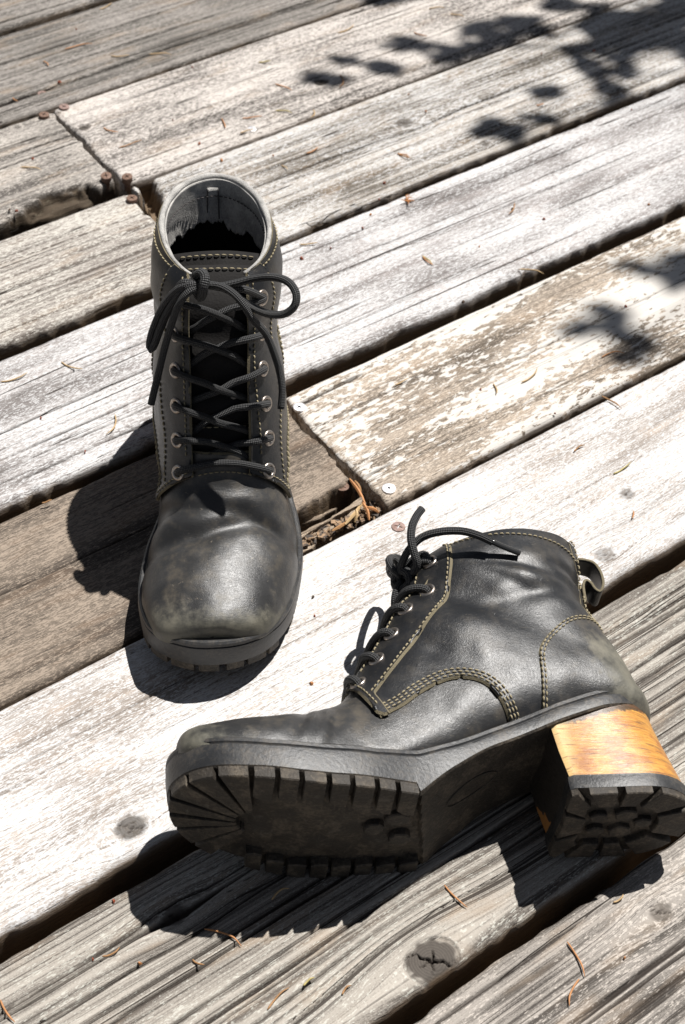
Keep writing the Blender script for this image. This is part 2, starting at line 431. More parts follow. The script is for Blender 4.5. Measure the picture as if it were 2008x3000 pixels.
P[2] = board(1.1145, 1.2455, EXT[0], .6478, vis(.48, .66), M_r2l, 22, rag=(.003, .0018), endk=(0, .07), endn=1.19, cracks=rcracks(3, .45, .66, 1.12, 1.245),
             carve=[([uv_of(205, 420), uv_of(120, 440), uv_of(60, 470), uv_of(10, 520), uv_of(0, 560), uv_of(120, 480), uv_of(290, 440)], .012, .004)])
P[2.5] = board(1.104, 1.2475, .652, EXT[1], vis(.64, 1.23), M_r2, 23, rag=(.0015, .001), endk=(.07, 0), endn=1.19, knots=[kn(735, 186, .006), kn(190, 291, .0042)],
               cracks=[(.62, 1.0, 1.13, .0008, .001), (.65, .80, 1.150, .0006, 0), (.9, 1.3, 1.162, .0009, .001), (.7, 1.2, 1.115, .0006, .001), (.85, 1.2, 1.21, .0006, 0)])
j3a = uv_of(318, 425); j3b = uv_of(357, 492)
P[3] = board(.9685, 1.0935, EXT[0], j3b[0] - .004, vis(.40, .67), M_r3l, 24, rag=(.003, .0012), endk=(0, .05), endn=1.05, cracks=[(.4, .66, 1.025, .0008, .0), (.35, .62, 1.0, .0006, .0)], amp=.0007,
             carve=[([uv_of(310, 440), uv_of(345, 445), uv_of(375, 500), uv_of(330, 480)], .03, .003)])
P[3.5] = board(.963, 1.1005, j3b[0] + .004, EXT[1], vis(.62, 1.34), M_r3, 25, rag=(.0022, .0012), endk=(.05, 0), endn=1.05, amp=.0008, ringf=330, wav=.002,
               knots=[kn(925, 279, .0075, .8), kn(1110, 328, .0035, .7)],
               cracks=[(.62, 1.25, 1.036, .0011, .001), (.72, 1.2, 1.012, .0007, .001), (.7, 1.0, 1.052, .0005, 0)],
               carve=[([uv_of(300, 412), uv_of(345, 405), uv_of(360, 440), uv_of(372, 500), uv_of(335, 470)], .022, .004)])
P[4] = board(.8075, .9535, *EXT, vis(.38, 1.28), M_r4, 26, rag=(.0022, .0012), amp=.0004, ringf=300, wav=.005,
             cracks=[(.35, 1.1, .905, .0007, .002), (.3, .72, .876, .0010, .001), (.36, .75, .850, .0009, .001), (.32, .9, .838, .0007, .002), (.6, 1.3, .89, .0006, .002), (.8, 1.3, .925, .0008, .001), (.5, 1.25, .93, .0006, .001), (.36, .62, .824, .0012, .001), (.9, 1.3, .86, .0005, .001)],
             knots=[])
brk = [uv_of(640, 1185), uv_of(700, 1150), uv_of(800, 1092), uv_of(812, 1098), uv_of(900, 1180), uv_of(760, 1235), uv_of(680, 1262), uv_of(600, 1290), uv_of(560, 1235)]
P[5] = board(.6535, .7985, EXT[0], .5800, vis(.22, .59), M_r5l, 27, dz=-.003, rag=(.0012, .0012), amp=.00025, endk=(0, .06), endn=.70, wav=.006,
             carve=[(brk, .031, .0022)], cracks=[(.25, .50, .735, .0006, .002), (.40, .58, .765, .0005, 0)])
P[5.5] = board(.654, .7915, .5850, EXT[1], vis(.57, 1.05), M_r5, 28, rag=(.0018, .0014), amp=.0004, endk=(.06, 0), endn=.70, wav=.004,
               cracks=[(.58, .66, .7765, .0014, 0), (.585, .615, .685, .0013, 0), (.75, 1.0, .72, .0006, .001)])
P[6] = board(.5055, .6495, *EXT, vis(.12, 1.02), M_r6, 29, rag=(.0018, .0008), amp=.0003, wav=.006, edge_r=.007,
             knots=[kn(300, 1890, .0085, .9), kn(1434, 1130, .0052, .6), kn(1385, 1268, .007, .55)],
             cracks=[(.88, 1.0, .615, .0006, 0), (.2, .5, .60, .0005, .001)])
k7 = kn(990, 2190, .0135, 1.0)
P[7] = board(.3405, .4925, *EXT, vis(-.02, .88), M_r7, 30, dz=-.003, rag=(.0014, .0014), amp=.0004, ringf=460, wav=.005,
             knots=[k7, kn(400, 2085, .0065, .8)],
             cracks=[(.05, .52, .445, 0.00099, .003), (.1, .55, .425, 0.00124, .002), (.12, .7, .405, 0.00087, .002), (.2, .8, .38, 0.00074, .002), (.3, .9, .46, 0.00099, .002),
                     (.05, .4, .39, 0.00068, .001), *rcracks(16, 0, .9, .3405, .4905, (.0006, .0013), (.15, .5), .002), (.35, .9, .43, 0.00074, .002), (.42, .95, .40, 0.00087, .001), (.1, .36, .465, 0.00074, .002), (.25, .62, .367, 0.00068, .001), (.5, .9, .475, 0.00062, .001), (.0, .3, .36, 0.00062, .001)])
P[8] = board(.190, .3285, *EXT, vis(.20, .68), M_r8, 31, rag=(.002, .002), amp=.0005, ringf=330, wav=.003, dz=-.002,
             knots=[kn(1515, 2080, .006, .7)],
             cracks=[(.38, .8, .275, .0016, .002), *rcracks(8, .25, .7, .20, .3285, (.0005, .0010), (.1, .4), .001), (.42, .85, .262, .0014, .002), (.45, .8, .248, .0012, .002), (.4, .7, .235, .0014, .001), (.5, .8, .29, .0008, .001)])
tag(P[5.5], 'board with flaking white paint right of the butt joint'); tag(P[5], 'dark brown board with a rotten broken edge'); tag(P[6], 'pale sun bleached board under the lying boot')
for q in list(range(9, 14)): board(.190 - .152 * (q - 8) , .3285 - .152 * (q - 8), *EXT, (5, 5.1), M_r8, 40 + q, fine=False, amp=0)
for q in range(1, 12): board(1.404 + .152 * q, 1.546 + .152 * q, *EXT, (5, 5.1), M_top, 60 + q, fine=False, amp=0)

# joists and soil under the boards
def simple_mat(name, col, rough=.8, spec=.3, bump=None, **kw):
    t = NT(name); c = t.noise(t.obj(), 60, 4, .6)
    cc = t.mix(c, tuple(x * .6 for x in col), tuple(x * 1.4 for x in col))
    d = {'Base Color': cc, 'Roughness': rough, 'Specular IOR Level': spec}
    if bump: d['Normal'] = t.bump(t.noise(t.obj(), bump[0], 3), bump[1])
    d.update(kw); return t.set(**d)
M_joist = simple_mat('joist_wood', (.06, .042, .028), bump=(300, .001))
M_soil = simple_mat('soil', (.035, .026, .018), bump=(80, .01))
for ju in (-1.2, -.6, .0, .617, 1.2, 1.8):
    V, Fq = prism(np.array([[ju - .02, -.7], [ju + .02, -.7], [ju + .02, 3.2], [ju - .02, 3.2]]), -.0395, -.18)
    W = V.copy(); W[:, 0] = V[:, 0] * CU_ - V[:, 1] * SU_; W[:, 1] = V[:, 0] * SU_ + V[:, 1] * CU_
    mesh_obj('joist', W, Fq, M_joist, deck, False)
n = 40; gx, gy = np.meshgrid(np.linspace(-30, 30, n), np.linspace(-30, 30, n), indexing='ij')
gz = -.32 + .05 * vn2(gx * .7, gy * .7)
soil = mesh_obj('ground', np.stack([gx, gy, gz], -1).reshape(-1, 3), grid_faces(n, n)[:, ::-1], M_soil); tag(soil, kind='structure')

# ------------------------------------------------------------------ boot materials
def leather(name, base=(.017, .0175, .019), brown=.30, wear_toe=1.0, wear_heel=1.0):
    t = NT(name); o = t.obj()
    sp = t.n('ShaderNodeSeparateXYZ'); t.l(o, sp.inputs[0]); x, y, z = sp.outputs
    n1 = t.noise(o, 38, 4, .6); n2 = t.noise(o, 140, 4, .65); n3 = t.noise(o, 900, 2, .6)
    c = t.mix(t.ramp(n1, .35, .7), tuple(v * .75 for v in base), tuple(v * 1.35 for v in base))
    c = t.mix(t.math('MULTIPLY', t.ramp(t.math('MULTIPLY_ADD', n2, .5, t.math('MULTIPLY', n1, .6)), .50, .75), brown), c, (.105, .085, .058))
    # scuffed pale toe rim and heel
    tm = t.math('MULTIPLY', t.ramp(t.math('SUBTRACT', x, t.math('MULTIPLY', z, .9)), .180, .246), wear_toe)
    hm = t.math('MULTIPLY', t.math('MULTIPLY', t.ramp(x, .058, .008), t.ramp(z, .132, .10)), wear_heel)
    wm = t.math('MAXIMUM', tm, hm)
    wm = t.ramp(t.math('ADD', t.math('MULTIPLY', wm, .75), t.math('MULTIPLY', t.math('SUBTRACT', t.math('MULTIPLY_ADD', n2, .6, t.math('MULTIPLY', n1, .5)), .55), 1.3)), .28, .85)
    c = t.mix(t.math('MULTIPLY', wm, .62), c, (.165, .155, .118))
    # scratches
    s1 = t.noise(t.vscale(o, (260, 30, 900), (1, 2, 3)), 1.0, 2, .6, .8)
    s2 = t.noise(t.vscale(o, (60, 420, 1100), (4, 2, 8)), 1.0, 2, .6, .8)
    sm = t.math('MULTIPLY', t.math('MAXIMUM', t.ramp(s1, .70, .76), t.ramp(s2, .70, .76)), .42)
    c = t.mix(sm, c, (.20, .17, .13))
    vor = t.n('ShaderNodeTexVoronoi', feature='DISTANCE_TO_EDGE'); t.l(o, vor.inputs['Vector']); vor.inputs['Scale'].default_value = 1300
    h = t.math('ADD', t.math('MULTIPLY', t.ramp(vor.outputs[0], 0, .25), .5), t.math('MULTIPLY', n3, .5))
    b1 = t.bump(h, .00010, .6)
    wr = t.noise(t.vscale(o, (420, 120, 420)), 1.0, 3, .6, 1.0)
    b2 = t.bump(wr, .0006, .28, b1)
    b2 = t.bump(t.noise(o, 48, 1, .5, .3), .0040, .16, b2)
    rough = t.math('ADD', .345, t.math('ADD', t.math('MULTIPLY', wm, .18), t.math('MULTIPLY', n2, .12)))
    return t.set(**{'Base Color': c, 'Roughness': rough, 'Specular IOR Level': .5, 'Normal': b2})
M_leather = leather('black_leather', base=(.0205, .0202, .0200), brown=.42)
M_leather_b = leather('black_leather_upper', base=(.0085, .0089, .0100), brown=.20, wear_toe=0, wear_heel=0)
M_tongue = simple_mat('tongue_leather', (.012, .011, .0105), .78, .15, (700, .0003))
M_edge = simple_mat('raw_leather_edge', (.135, .115, .075), .9, .2, (1500, .0006))
M_edge_dark = simple_mat('raw_edge_dark', (.075, .066, .05), .9, .2, (1500, .0006))
M_welt = simple_mat('welt_leather', (.022, .020, .017), .7, .3, (900, .0005))
M_inner = simple_mat('inner_leather', (.012, .011, .010), .9, .1)
M_thread = simple_mat('thread', (.235, .20, .13), .8, .2)
M_thread_dark = simple_mat('dark_thread', (.05, .045, .045), .8, .2)
def fabric():
    t = NT('lining_fabric'); o = t.obj()
    w = t.noise(t.vscale(o, (1500, 1500, 700)), 1.0, 2, .7); n = t.noise(o, 90, 4, .6)
    c = t.mix(t.ramp(t.math('MULTIPLY_ADD', w, .5, t.math('MULTIPLY', n, .6)), .35, .75), (.19, .185, .178), (.45, .435, .41))
    return t.set(**{'Base Color': c, 'Roughness': .95, 'Specular IOR Level': .1, 'Normal': t.bump(w, .0006, 1)})
M_fabric = fabric()
def rubber(name, base, dirt, bottom=False):
    t = NT(name); o = t.obj(); sp = t.n('ShaderNodeSeparateXYZ'); t.l(o, sp.inputs[0])
    n1 = t.noise(o, 60, 4, .6); n2 = t.noise(o, 420, 4, .65)
    c = t.mix(t.ramp(n1, .35, .7), tuple(v * .75 for v in base), tuple(v * 1.3 for v in base))
    dm = t.ramp(t.math('MULTIPLY_ADD', n2, .6, t.math('MULTIPLY', n1, .6)), .55, .80)
    c = t.mix(t.math('MULTIPLY', dm, dirt), c, (.13, .105, .075))
    s = t.noise(t.vscale(o, (50, 90, 1500)), 1.0, 2, .6)
    c = t.mix(t.math('MULTIPLY', t.ramp(s, .62, .75), .18), c, (.16, .15, .13))
    return t.set(**{'Base Color': c, 'Roughness': t.math('MULTIPLY_ADD', n1, .2, .38 if not bottom else .6), 'Specular IOR Level': .5, 'Normal': t.bump(n2, .0004 if not bottom else .0012, .7)})
M_rubber = rubber('sole_rubber', (.018, .0185, .0195), .30)
M_tread = rubber('tread_rubber', (.026, .020, .0135), .6, True)
def heelwood():
    t = NT('varnished_heel_wood'); o = t.obj()
    g = t.noise(t.vscale(o, (45, 45, 1500), (3, 1, 0)), 1.0, 5, .65, .2)
    b = t.noise(t.vscale(o, (70, 70, 130)), 1.0, 4, .6)
    sp = t.n('ShaderNodeSeparateXYZ'); t.l(o, sp.inputs[0])
    c = t.mix(t.ramp(g, .3, .7), (.32, .125, .018), (.50, .265, .050))
    c = t.mix(t.math('MULTIPLY', t.ramp(b, .46, .68), .8), c, (.26, .085, .018))
    pr = t.noise(t.vscale(o, (400, 400, 2200), (1, 5, 2)), 1.0, 3, .6)
    c = t.mix(t.math('MULTIPLY', t.ramp(pr, .60, .70), .45), c, (.12, .05, .015))
    gr = t.noise(o, 260, 4, .7)
    jt = t.math('SUBTRACT', sp.outputs[2], t.math('MULTIPLY_ADD', sp.outputs[0], -.27, .0645))
    dj = t.math('MULTIPLY', t.ramp(t.math('MULTIPLY_ADD', gr, .008, jt), .0005, .0030), .9)
    c = t.mix(dj, c, (.02, .014, .010))
    ed = t.math('MULTIPLY', t.ramp(sp.outputs[0], .050, .060), .6)
    c = t.mix(ed, c, (.74, .56, .28))
    dk = t.math('MULTIPLY', t.ramp(t.noise(t.vscale(o, (60, 60, 700), (8, 2, 1)), 1.0, 3, .6), .54, .66), .7)
    c = t.mix(dk, c, (.10, .045, .02))
    return t.set(**{'Base Color': c, 'Roughness': t.math('MULTIPLY_ADD', b, .25, .30), 'Specular IOR Level': .55, 'Coat Weight': .2, 'Coat Roughness': .3, 'Normal': t.bump(t.math('ADD', g, b), .0005, .6)})
M_heel = heelwood()
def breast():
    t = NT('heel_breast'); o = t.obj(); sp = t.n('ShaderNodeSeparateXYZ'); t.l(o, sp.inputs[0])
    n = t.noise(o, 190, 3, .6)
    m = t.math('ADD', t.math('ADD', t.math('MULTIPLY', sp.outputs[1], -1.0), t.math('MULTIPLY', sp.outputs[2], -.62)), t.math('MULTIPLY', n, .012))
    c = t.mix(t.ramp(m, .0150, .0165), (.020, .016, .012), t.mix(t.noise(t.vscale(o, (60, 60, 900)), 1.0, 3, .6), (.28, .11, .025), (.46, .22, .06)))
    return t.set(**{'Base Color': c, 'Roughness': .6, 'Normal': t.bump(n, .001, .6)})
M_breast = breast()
def metal(name, col, rough, rust=0.0):
    t = NT(name); o = t.obj(); n = t.noise(o, 500, 3, .6)
    c = t.mix(t.math('MULTIPLY', t.ramp(n, .4, .65), rust), col, (.11, .06, .035))
    return t.set(**{'Base Color': c, 'Metallic': 1.0 if rust < .5 else .3, 'Roughness': t.math('MULTIPLY_ADD', n, .25, rough), 'Normal': t.bump(n, .0003, .5)})
M_eyelet = metal('eyelet_metal', (.42, .38, .34), .25, .45)
M_screw = metal('zinc_screw', (.72, .72, .74), .35, .08)
M_rust = metal('rusty_screw', (.16, .10, .075), .6, .8)
M_rust2 = metal('coated_screw', (.24, .165, .145), .55, .5)
def lace_mat():
    t = NT('braided_lace'); a = t.attr('luv').outputs['Vector']
    sp = t.n('ShaderNodeSeparateXYZ'); t.l(a, sp.inputs[0]); s, th = sp.outputs[0], sp.outputs[1]
    w1 = t.math('SINE', t.math('ADD', t.math('MULTIPLY', s, 2 * math.pi / .0021), t.math('MULTIPLY', th, 6.0)))
    w2 = t.math('SINE', t.math('SUBTRACT', t.math('MULTIPLY', s, 2 * math.pi / .0021), t.math('MULTIPLY', th, 6.0)))
    h = t.math('MULTIPLY', w1, w2)
    c = t.mix(t.ramp(h, -.6, .8), (.010, .010, .010), (.036, .036, .037))
    return t.set(**{'Base Color': c, 'Roughness': .62, 'Specular IOR Level': .45, 'Normal': t.bump(h, .0004, .9)})
M_lace = lace_mat()
M_aglet = simple_mat('aglet_plastic', (.02, .02, .02), .18, .6)

# ------------------------------------------------------------------ boot shape (local: x heel to toe, y medial positive, z up)
#        Rx    Rz    Bx     Bz     w     yc    s0   nt   nb
PROF = np.array([
 [.2795, .0440, .2800, .0425, .0012, .0090, -.2, 2.0, 2.2],
 [.2775, .0520, .2785, .0370, .0215, .0095, -.3, 2.1, 3.0],
 [.2705, .0565, .2725, .0320, .0340, .0090, -.35, 2.1, 3.4],
 [.2550, .0605, .2565, .0265, .0425, .0072, -.45, 2.05, 3.8],
 [.2310, .0645, .2310, .0230, .0490, .005, -.5, 2.0, 4.0],
 [.2050, .0700, .2050, .0215, .0505, .001, -.5, 2.0, 4.0],
 [.1870, .0775, .1800, .0210, .0468, -.002, -.5, 2.0, 3.6],
 [.1750, .0915, .1540, .0225, .0440, -.002, -.45, 2.0, 3.4],
 [.1650, .1100, .1240, .0310, .0425, -.002, -.4, 2.05, 3.2],
 [.1530, .1330, .0890, .0450, .0430, -.001, -.3, 2.1, 3.0],
 [.1430, .1550, .0400, .0580, .0425, .000, -.2, 2.15, 3.2],
 [.1375, .1655, .0010, .0630, .0395, .000, -.1, 2.2, 3.2],
 [.1335, .1740, .0000, .0770, .0388, .000, -.05, 2.2, 2.8],
 [.1295, .1820, .0055, .1030, .0402, .000, 0, 2.15, 2.3],
 [.1262, .1875, .0140, .1300, .0418, .000, 0, 2.1, 2.2],
 [.1230, .1920, .0195, .1540, .0412, .000, 0, 2.05, 2.1],
 [.1200, .1955, .0200, .1800, .0398, .000, 0, 2.0, 2.0],
 [.1170, .1975, .0155, .2085, .0352, .000, 0, 2.0, 2.0]])
PROF[1:10, 3] -= np.array([.002, .003, .004, .0045, .0045, .0045, .004, .003, .002])
NTK = len(PROF) - 1
def prof(t):
    t = np.clip(t, 0, NTK); i = np.minimum(np.floor(t).astype(int), NTK - 1); f = (t - i)[..., None]
    p0 = PROF[np.maximum(i - 1, 0)]; p1 = PROF[i]; p2 = PROF[i + 1]; p3 = PROF[np.minimum(i + 2, NTK)]
    p0 = np.where((i == 0)[..., None], 2 * p1 - p2, p0); p3 = np.where((i == NTK - 1)[..., None], 2 * p2 - p1, p3)
    return .5 * (2 * p1 + (p2 - p0) * f + (2 * p0 - 5 * p1 + 4 * p2 - p3) * f ** 2 + (3 * p1 - p0 - 3 * p2 + p3) * f ** 3)

class Shape:
    """the surface of one boot's upper, S(t, a): t from toe to collar, a in [0, 2pi) round the section from the ridge"""
    def __init__(s, creases, seed, slump=0.0, open_w=.017):
        s.slump = slump; s.cr = creases; s.seed = seed; s.ow = open_w
        s.nt, s.na = 281, 230
        t = np.linspace(0, NTK, s.nt); a = np.linspace(0, 2 * math.pi, s.na, endpoint=False)
        s.tg, s.ag = np.meshgrid(t, a, indexing='ij')
        s.raw = s.base(s.tg, s.ag)
        s.G = s.S(s.tg, s.ag)
    def base(s, t, a):
        p = prof(t)
        Rx, Rz, Bx, Bz, w, yc, s0, nt, nb = [p[..., i] for i in range(9)]
        ca, sa = np.cos(a), np.sin(a)
        n = np.where(ca >= 0, nt, nb)
        c = np.sign(ca) * np.abs(ca) ** (2 / n); y = np.sign(sa) * np.abs(sa) ** (2 / n)
        k = np.where(c >= 0, s0 + c * (1 - s0), s0 + c * (1 + s0))
        f = (k + 1) / 2
        z = Bz + (Rz - Bz) * f
        z = z - s.slump * sstep(.085, .20, z)
        return np.stack([Bx + (Rx - Bx) * f, yc * np.clip(1.2 - f * .4, 0, 1) + w * y, z], -1)
    def nrm(s, t, a):
        e = 2e-3
        du = s.base(np.minimum(t + .03, NTK), a) - s.base(np.maximum(t - .03, 0), a); dv = s.base(t, a + e * 5) - s.base(t, a - e * 5)
        N = np.cross(dv, du); L = np.linalg.norm(N, axis=-1, keepdims=True)
        N = N / (L + 1e-15)
        return N
    def S(s, t, a, off=0.0):
        Pt = s.base(t, a); N = s.nrm(t, a)
        d = (vn3(Pt, 45, s.seed) - .5) * .0016 + (vn3(Pt, 110, s.seed + 3) - .5) * .0006
        x, y, z = Pt[..., 0], Pt[..., 1], Pt[..., 2]
        for (cx, cz, dx, dz, wid, ln, dep, ky) in s.cr:     # creases in side view: centre, direction, width, length, depth
            L = math.hypot(dx, dz); ux, uz = dx / L, dz / L
            al = (x - cx) * ux + (z - cz) * uz; ac = -(x - cx) * uz + (z - cz) * ux + ky * y + .002 * np.sin(y * 110)
            d = d + dep * (np.exp(-(ac / wid) ** 2) - .55 * np.exp(-((ac - wid * 2.1) / (wid * 1.3)) ** 2)) * -np.exp(-(al / ln) ** 2)
        d = d * sstep(0, 1.0, t)
        return Pt + N * (d + off)[..., None]
    def find(s, x, z, side):
        """(t, a) where the side view of the surface passes (x, z)"""
        half = s.na // 2
        js = np.arange(2, half - 1) if side > 0 else np.arange(half + 2, s.na - 1)
        sub = s.G[:, js]
        d = (sub[..., 0] - x) ** 2 + (sub[..., 2] - z) ** 2
        i, j = np.unravel_index(np.argmin(d), d.shape)
        t = s.tg[i, js[j]]; a = s.ag[i, js[j]]
        for _ in range(4):
            p = s.S(np.array(t), np.array(a)); pt = s.S(np.array(t + .02), np.array(a)); pa = s.S(np.array(t), np.array(a + .01))
            J = np.array([[(pt[0] - p[0]) / .02, (pa[0] - p[0]) / .01], [(pt[2] - p[2]) / .02, (pa[2] - p[2]) / .01]])
            if abs(np.linalg.det(J)) < 1e-9: break
            st = np.linalg.solve(J, np.array([x - p[0], z - p[2]]))
            st = np.clip(st, [-.3, -.1], [.3, .1])
            t = float(np.clip(t + st[0], 0, NTK)); a = float(a + st[1])
        return t, a
    def edge_a(s, t, y):
        """angle where the front of the section at t has half-width y (right half)"""
        aa = np.linspace(0, 1.5, 400)
        pts = s.base(np.full(400, t), aa)
        return float(np.interp(y, pts[:, 1] - prof(np.array(t))[5] * 0, aa))
    def at(s, t, a, off=0.0):
        t = np.asarray(t, float); a = np.asarray(a, float); return s.S(t, a, np.full(t.shape, off))

def panel(S, sdf, off, th, name, mats, parent, flip, rng_t=(0, NTK), sd_inner=None):
    """cut the region sdf(P)<0 out of the upper, give it thickness; edges snapped to the outline"""
    t = S.tg.copy(); a = S.ag.copy(); P0 = S.raw
    sd = sdf(P0)
    # push vertices near the outline onto it
    for _ in range(3):
        e_t, e_a = .01, .004
        g_t = (sdf(S.base(np.minimum(t + e_t, NTK), a)) - sd) / e_t
        g_a = (sdf(S.base(t, a + e_a)) - sd) / e_a
        ht = NTK / (S.nt - 1); ha = 2 * math.pi / S.na
        gt, ga = g_t * ht, g_a * ha; g2 = gt ** 2 + ga ** 2 + 1e-12
        near = np.abs(sd) < .62 * np.sqrt(g2)
        st_t = np.where(near, -sd * gt / g2, 0) * ht; st_a = np.where(near, -sd * ga / g2, 0) * ha
        t = np.clip(t + np.clip(st_t, -.6 * ht, .6 * ht), 0, NTK); a = a + np.clip(st_a, -.6 * ha, .6 * ha)
        sd = sdf(S.base(t, a))
    inside = sd < .00025
    i = np.arange(S.nt - 1)[:, None]; j = np.arange(S.na)[None, :]; j2 = (j + 1) % S.na
    F = np.stack([i * S.na + j, i * S.na + j2, (i + 1) * S.na + j2, (i + 1) * S.na + j], -1).reshape(-1, 4)
    ok = inside.ravel()[F].all(1); F = F[ok]
    used = np.unique(F); remap = -np.ones(S.nt * S.na, int); remap[used] = np.arange(len(used)); F = remap[F]
    tt, aa = t.ravel()[used], a.ravel()[used]
    offv = off(S.S(tt, aa)) if callable(off) else np.full(len(used), off)
    outer = S.S(tt, aa, offv + th); inner = S.S(tt, aa, offv)
    n = len(used)
    th_edge = .0013
    E = {}
    for f in F:
        for q in range(4):
            e = (f[q], f[(q + 1) % 4]); E[e] = 1
    bd = [e for e in E if (e[1], e[0]) not in E]
    V = [outer, inner]; Fs = [F, F[:, ::-1] + n]
    b = np.array(bd)
    bi = np.unique(b.ravel()); Pb = outer[bi]; eps = 2e-4
    sdb = sdf(Pb); g = np.stack([(sdf(Pb + np.eye(3)[q] * eps) - sdb) / eps for q in range(3)], -1)
    Nb = S.nrm(tt[bi], aa[bi]); g = g - Nb * (g * Nb).sum(-1, keepdims=True); g /= np.linalg.norm(g, axis=1)[:, None] + 1e-6
    keep = (np.abs(sdb) < .002)[:, None]
    outer[bi] = Pb - g * th_edge * keep
    V[0] = outer
    V += [outer[b[:, 0]], outer[b[:, 1]], inner[b[:, 0]], inner[b[:, 1]]]
    m = len(b); k = np.arange(m); o0 = 2 * n
    Fs.append(np.stack([o0 + m + k, o0 + k, o0 + 2 * m + k, o0 + 3 * m + k], -1))
    V = np.vstack(V); Fa = np.vstack(Fs)
    mi = np.concatenate([np.zeros(len(F)), np.full(len(F), 2), np.ones(m)]).astype(int)
    sm = np.concatenate([np.ones(2 * len(F)), np.zeros(m)]).astype(bool)
    if flip: V = V * [1, -1, 1]; 
    else: Fa = Fa[:, ::-1]
    return mesh_obj(name, V, Fa, mats, parent, sm, mi)

def stitch_row(mb, pts, nrms, ln=.0026, gap=.0011, r=.00055, lift=.0003):
    pts = np.asarray(pts); s = np.concatenate([[0], np.cumsum(np.linalg.norm(np.diff(pts, axis=0), axis=1))])
    q = 0.0
    f = lambda v: np.array([np.interp(v, s, pts[:, i]) for i in range(3)]); g = lambda v: np.array([np.interp(v, s, nrms[:, i]) for i in range(3)])
    while q + ln < s[-1]:
        a, b = f(q), f(q + ln); m = f(q + ln / 2); nn = g(q + ln / 2); nn /= np.linalg.norm(nn) + 1e-9
        P3 = np.array([a - nn * r * .6, a * .75 + b * .25 + nn * (lift + r * .3), a * .25 + b * .75 + nn * (lift + r * .3), b - nn * r * .6])
        V, Fq, A = tube_geo(P3, np.array([r * .7, r, r, r * .7]), 5, True)
        mb.add(V, Fq); q += ln + gap

# sole outline, medial positive
OUT = np.array([(.0, 0), (.004, .0165), (.014, .0290), (.030, .0365), (.055, .0375), (.085, .0350), (.115, .0370), (.145, .0400), (.180, .0500), (.215, .0550), (.240, .0540), (.260, .0485), (.2735, .0375), (.2825, .0210),
                (.2835, .0030), (.2785, -.0140), (.267, -.0285), (.247, -.0405), (.220, -.0480), (.190, -.0530), (.160, -.0520), (.130, -.0470), (.100, -.0420), (.070, -.0390), (.045, -.0378), (.025, -.0350), (.012, -.0275), (.0035, -.0160)])
OUT[:, 0] -= .0065 * np.clip(1 - OUT[:, 0] / .05, 0, 1)
OUTL = catmull(OUT, n=420, closed=True)[:-1]
def ztop(x): return np.interp(x, [-.02, 0, .03, .06, .09, .12, .145, .17, .2, .23, .26, .29], [.081, .078, .0705, .0605, .0490, .0370, .0290, .0262, .0262, .0285, .0348, .0440])
def xbreast(y): return .141 + .0075 * np.clip(y / .045, -1.3, 1.3)
def zfloor(x): return .0145 * np.clip((x - .19) / .092, 0, 1) ** 1.6
def zbot(x, y):
    xb = xbreast(y); d = xb - x
    shank = ztop(x) - .0125 - .010 * np.clip(1 - d / .05, 0, 1) ** 2 * 1.6
    wedge = np.interp(d, [-1, 0, .003, .010, .020, .04, .06], [0, 0, .006, .013, .020, .035, .08])
    return np.where(d < 0, zfloor(x) + .0062, np.minimum(np.maximum(wedge, .0062), shank))
def ycen(x): return np.interp(x, [0, .05, .1, .15, .2, .25, .284], [0, 0, -.002, -.003, .001, .006, .010])

def build_sole(root, sy, seed):
    O = OUTL; x, y = O[:, 0], O[:, 1]
    # outward normal in plan
    tg = np.roll(O, -1, 0) - np.roll(O, 1, 0); tg /= np.linalg.norm(tg, axis=1)[:, None]
    nn = np.stack([tg[:, 1], -tg[:, 0]], 1); c = O.mean(0); nn *= np.sign(((O - c) * nn).sum(1).mean())
    zt = ztop(x); zb = zbot(x, y)
    def ring(off, z, r=1.0):
        q = O + nn * off
        yy = ycen(x) + (q[:, 1] - ycen(x)) * r
        return np.stack([q[:, 0], yy, z], 1)
    h = zt - zb
    rows = [ring(0, zt - .001, .0), ring(0, zt - .001, .5), ring(-.006, zt - .001), ring(-.0045, zt), ring(-.0005, zt + .0003), ring(.0008, zt - .0008), ring(.0010, zt - .0030), ring(.0002, zt - .0036), ring(.0, zt - .0042), ring(.0008, zt - .0048),
            ring(.0012, zb + h * .55), ring(.0006, zb + .0012), ring(-.0006, zb)]
    for r in (.95, .88, .8, .72, .64, .56, .48, .4, .32, .24, .16, .08, .0):
        q = ring(-.0006, zb, r); fr_ = q[:, 0] > xbreast(q[:, 1]) + .004
        lump = (vn2(q[:, 0] * 90, q[:, 1] * 90, seed) - .5) * .0030 + (vn2(q[:, 0] * 260, q[:, 1] * 260, seed + 2) - .5) * .0016 - .0014 * sstep(.6, .35, r)
        q[:, 2] = zbot(q[:, 0], q[:, 1]) + lump * fr_; rows.append(q)
    V = np.array(rows); n = len(O)
    # wear nicks on the rim
    V[:, :, 2] += (vn2(V[:, :, 0] * 60, V[:, :, 1] * 60, seed) - .5) * .0006
    Fq = grid_faces(len(rows), n, True)
    V = V.reshape(-1, 3) * [1, sy, 1]
    if sy > 0: Fq = Fq[:, ::-1]
    so = mesh_obj('outsole', V, Fq, [M_rubber, M_tread], root, True, mat_idx=(np.arange(len(Fq)) // n >= 11).astype(int))
    try:
        so.data.set_sharp_from_angle(angle=math.radians(38))
    except Exception: pass
    return so

def outline_pts(xa, xb, side, k=5):
    xs = np.linspace(xa, xb, k); m = (OUTL[:, 1] > ycen(OUTL[:, 0])) if side > 0 else (OUTL[:, 1] < ycen(OUTL[:, 0]))
    P = OUTL[m]; o = np.argsort(P[:, 0]); return np.stack([xs, np.interp(xs, P[o, 0], P[o, 1])], 1)

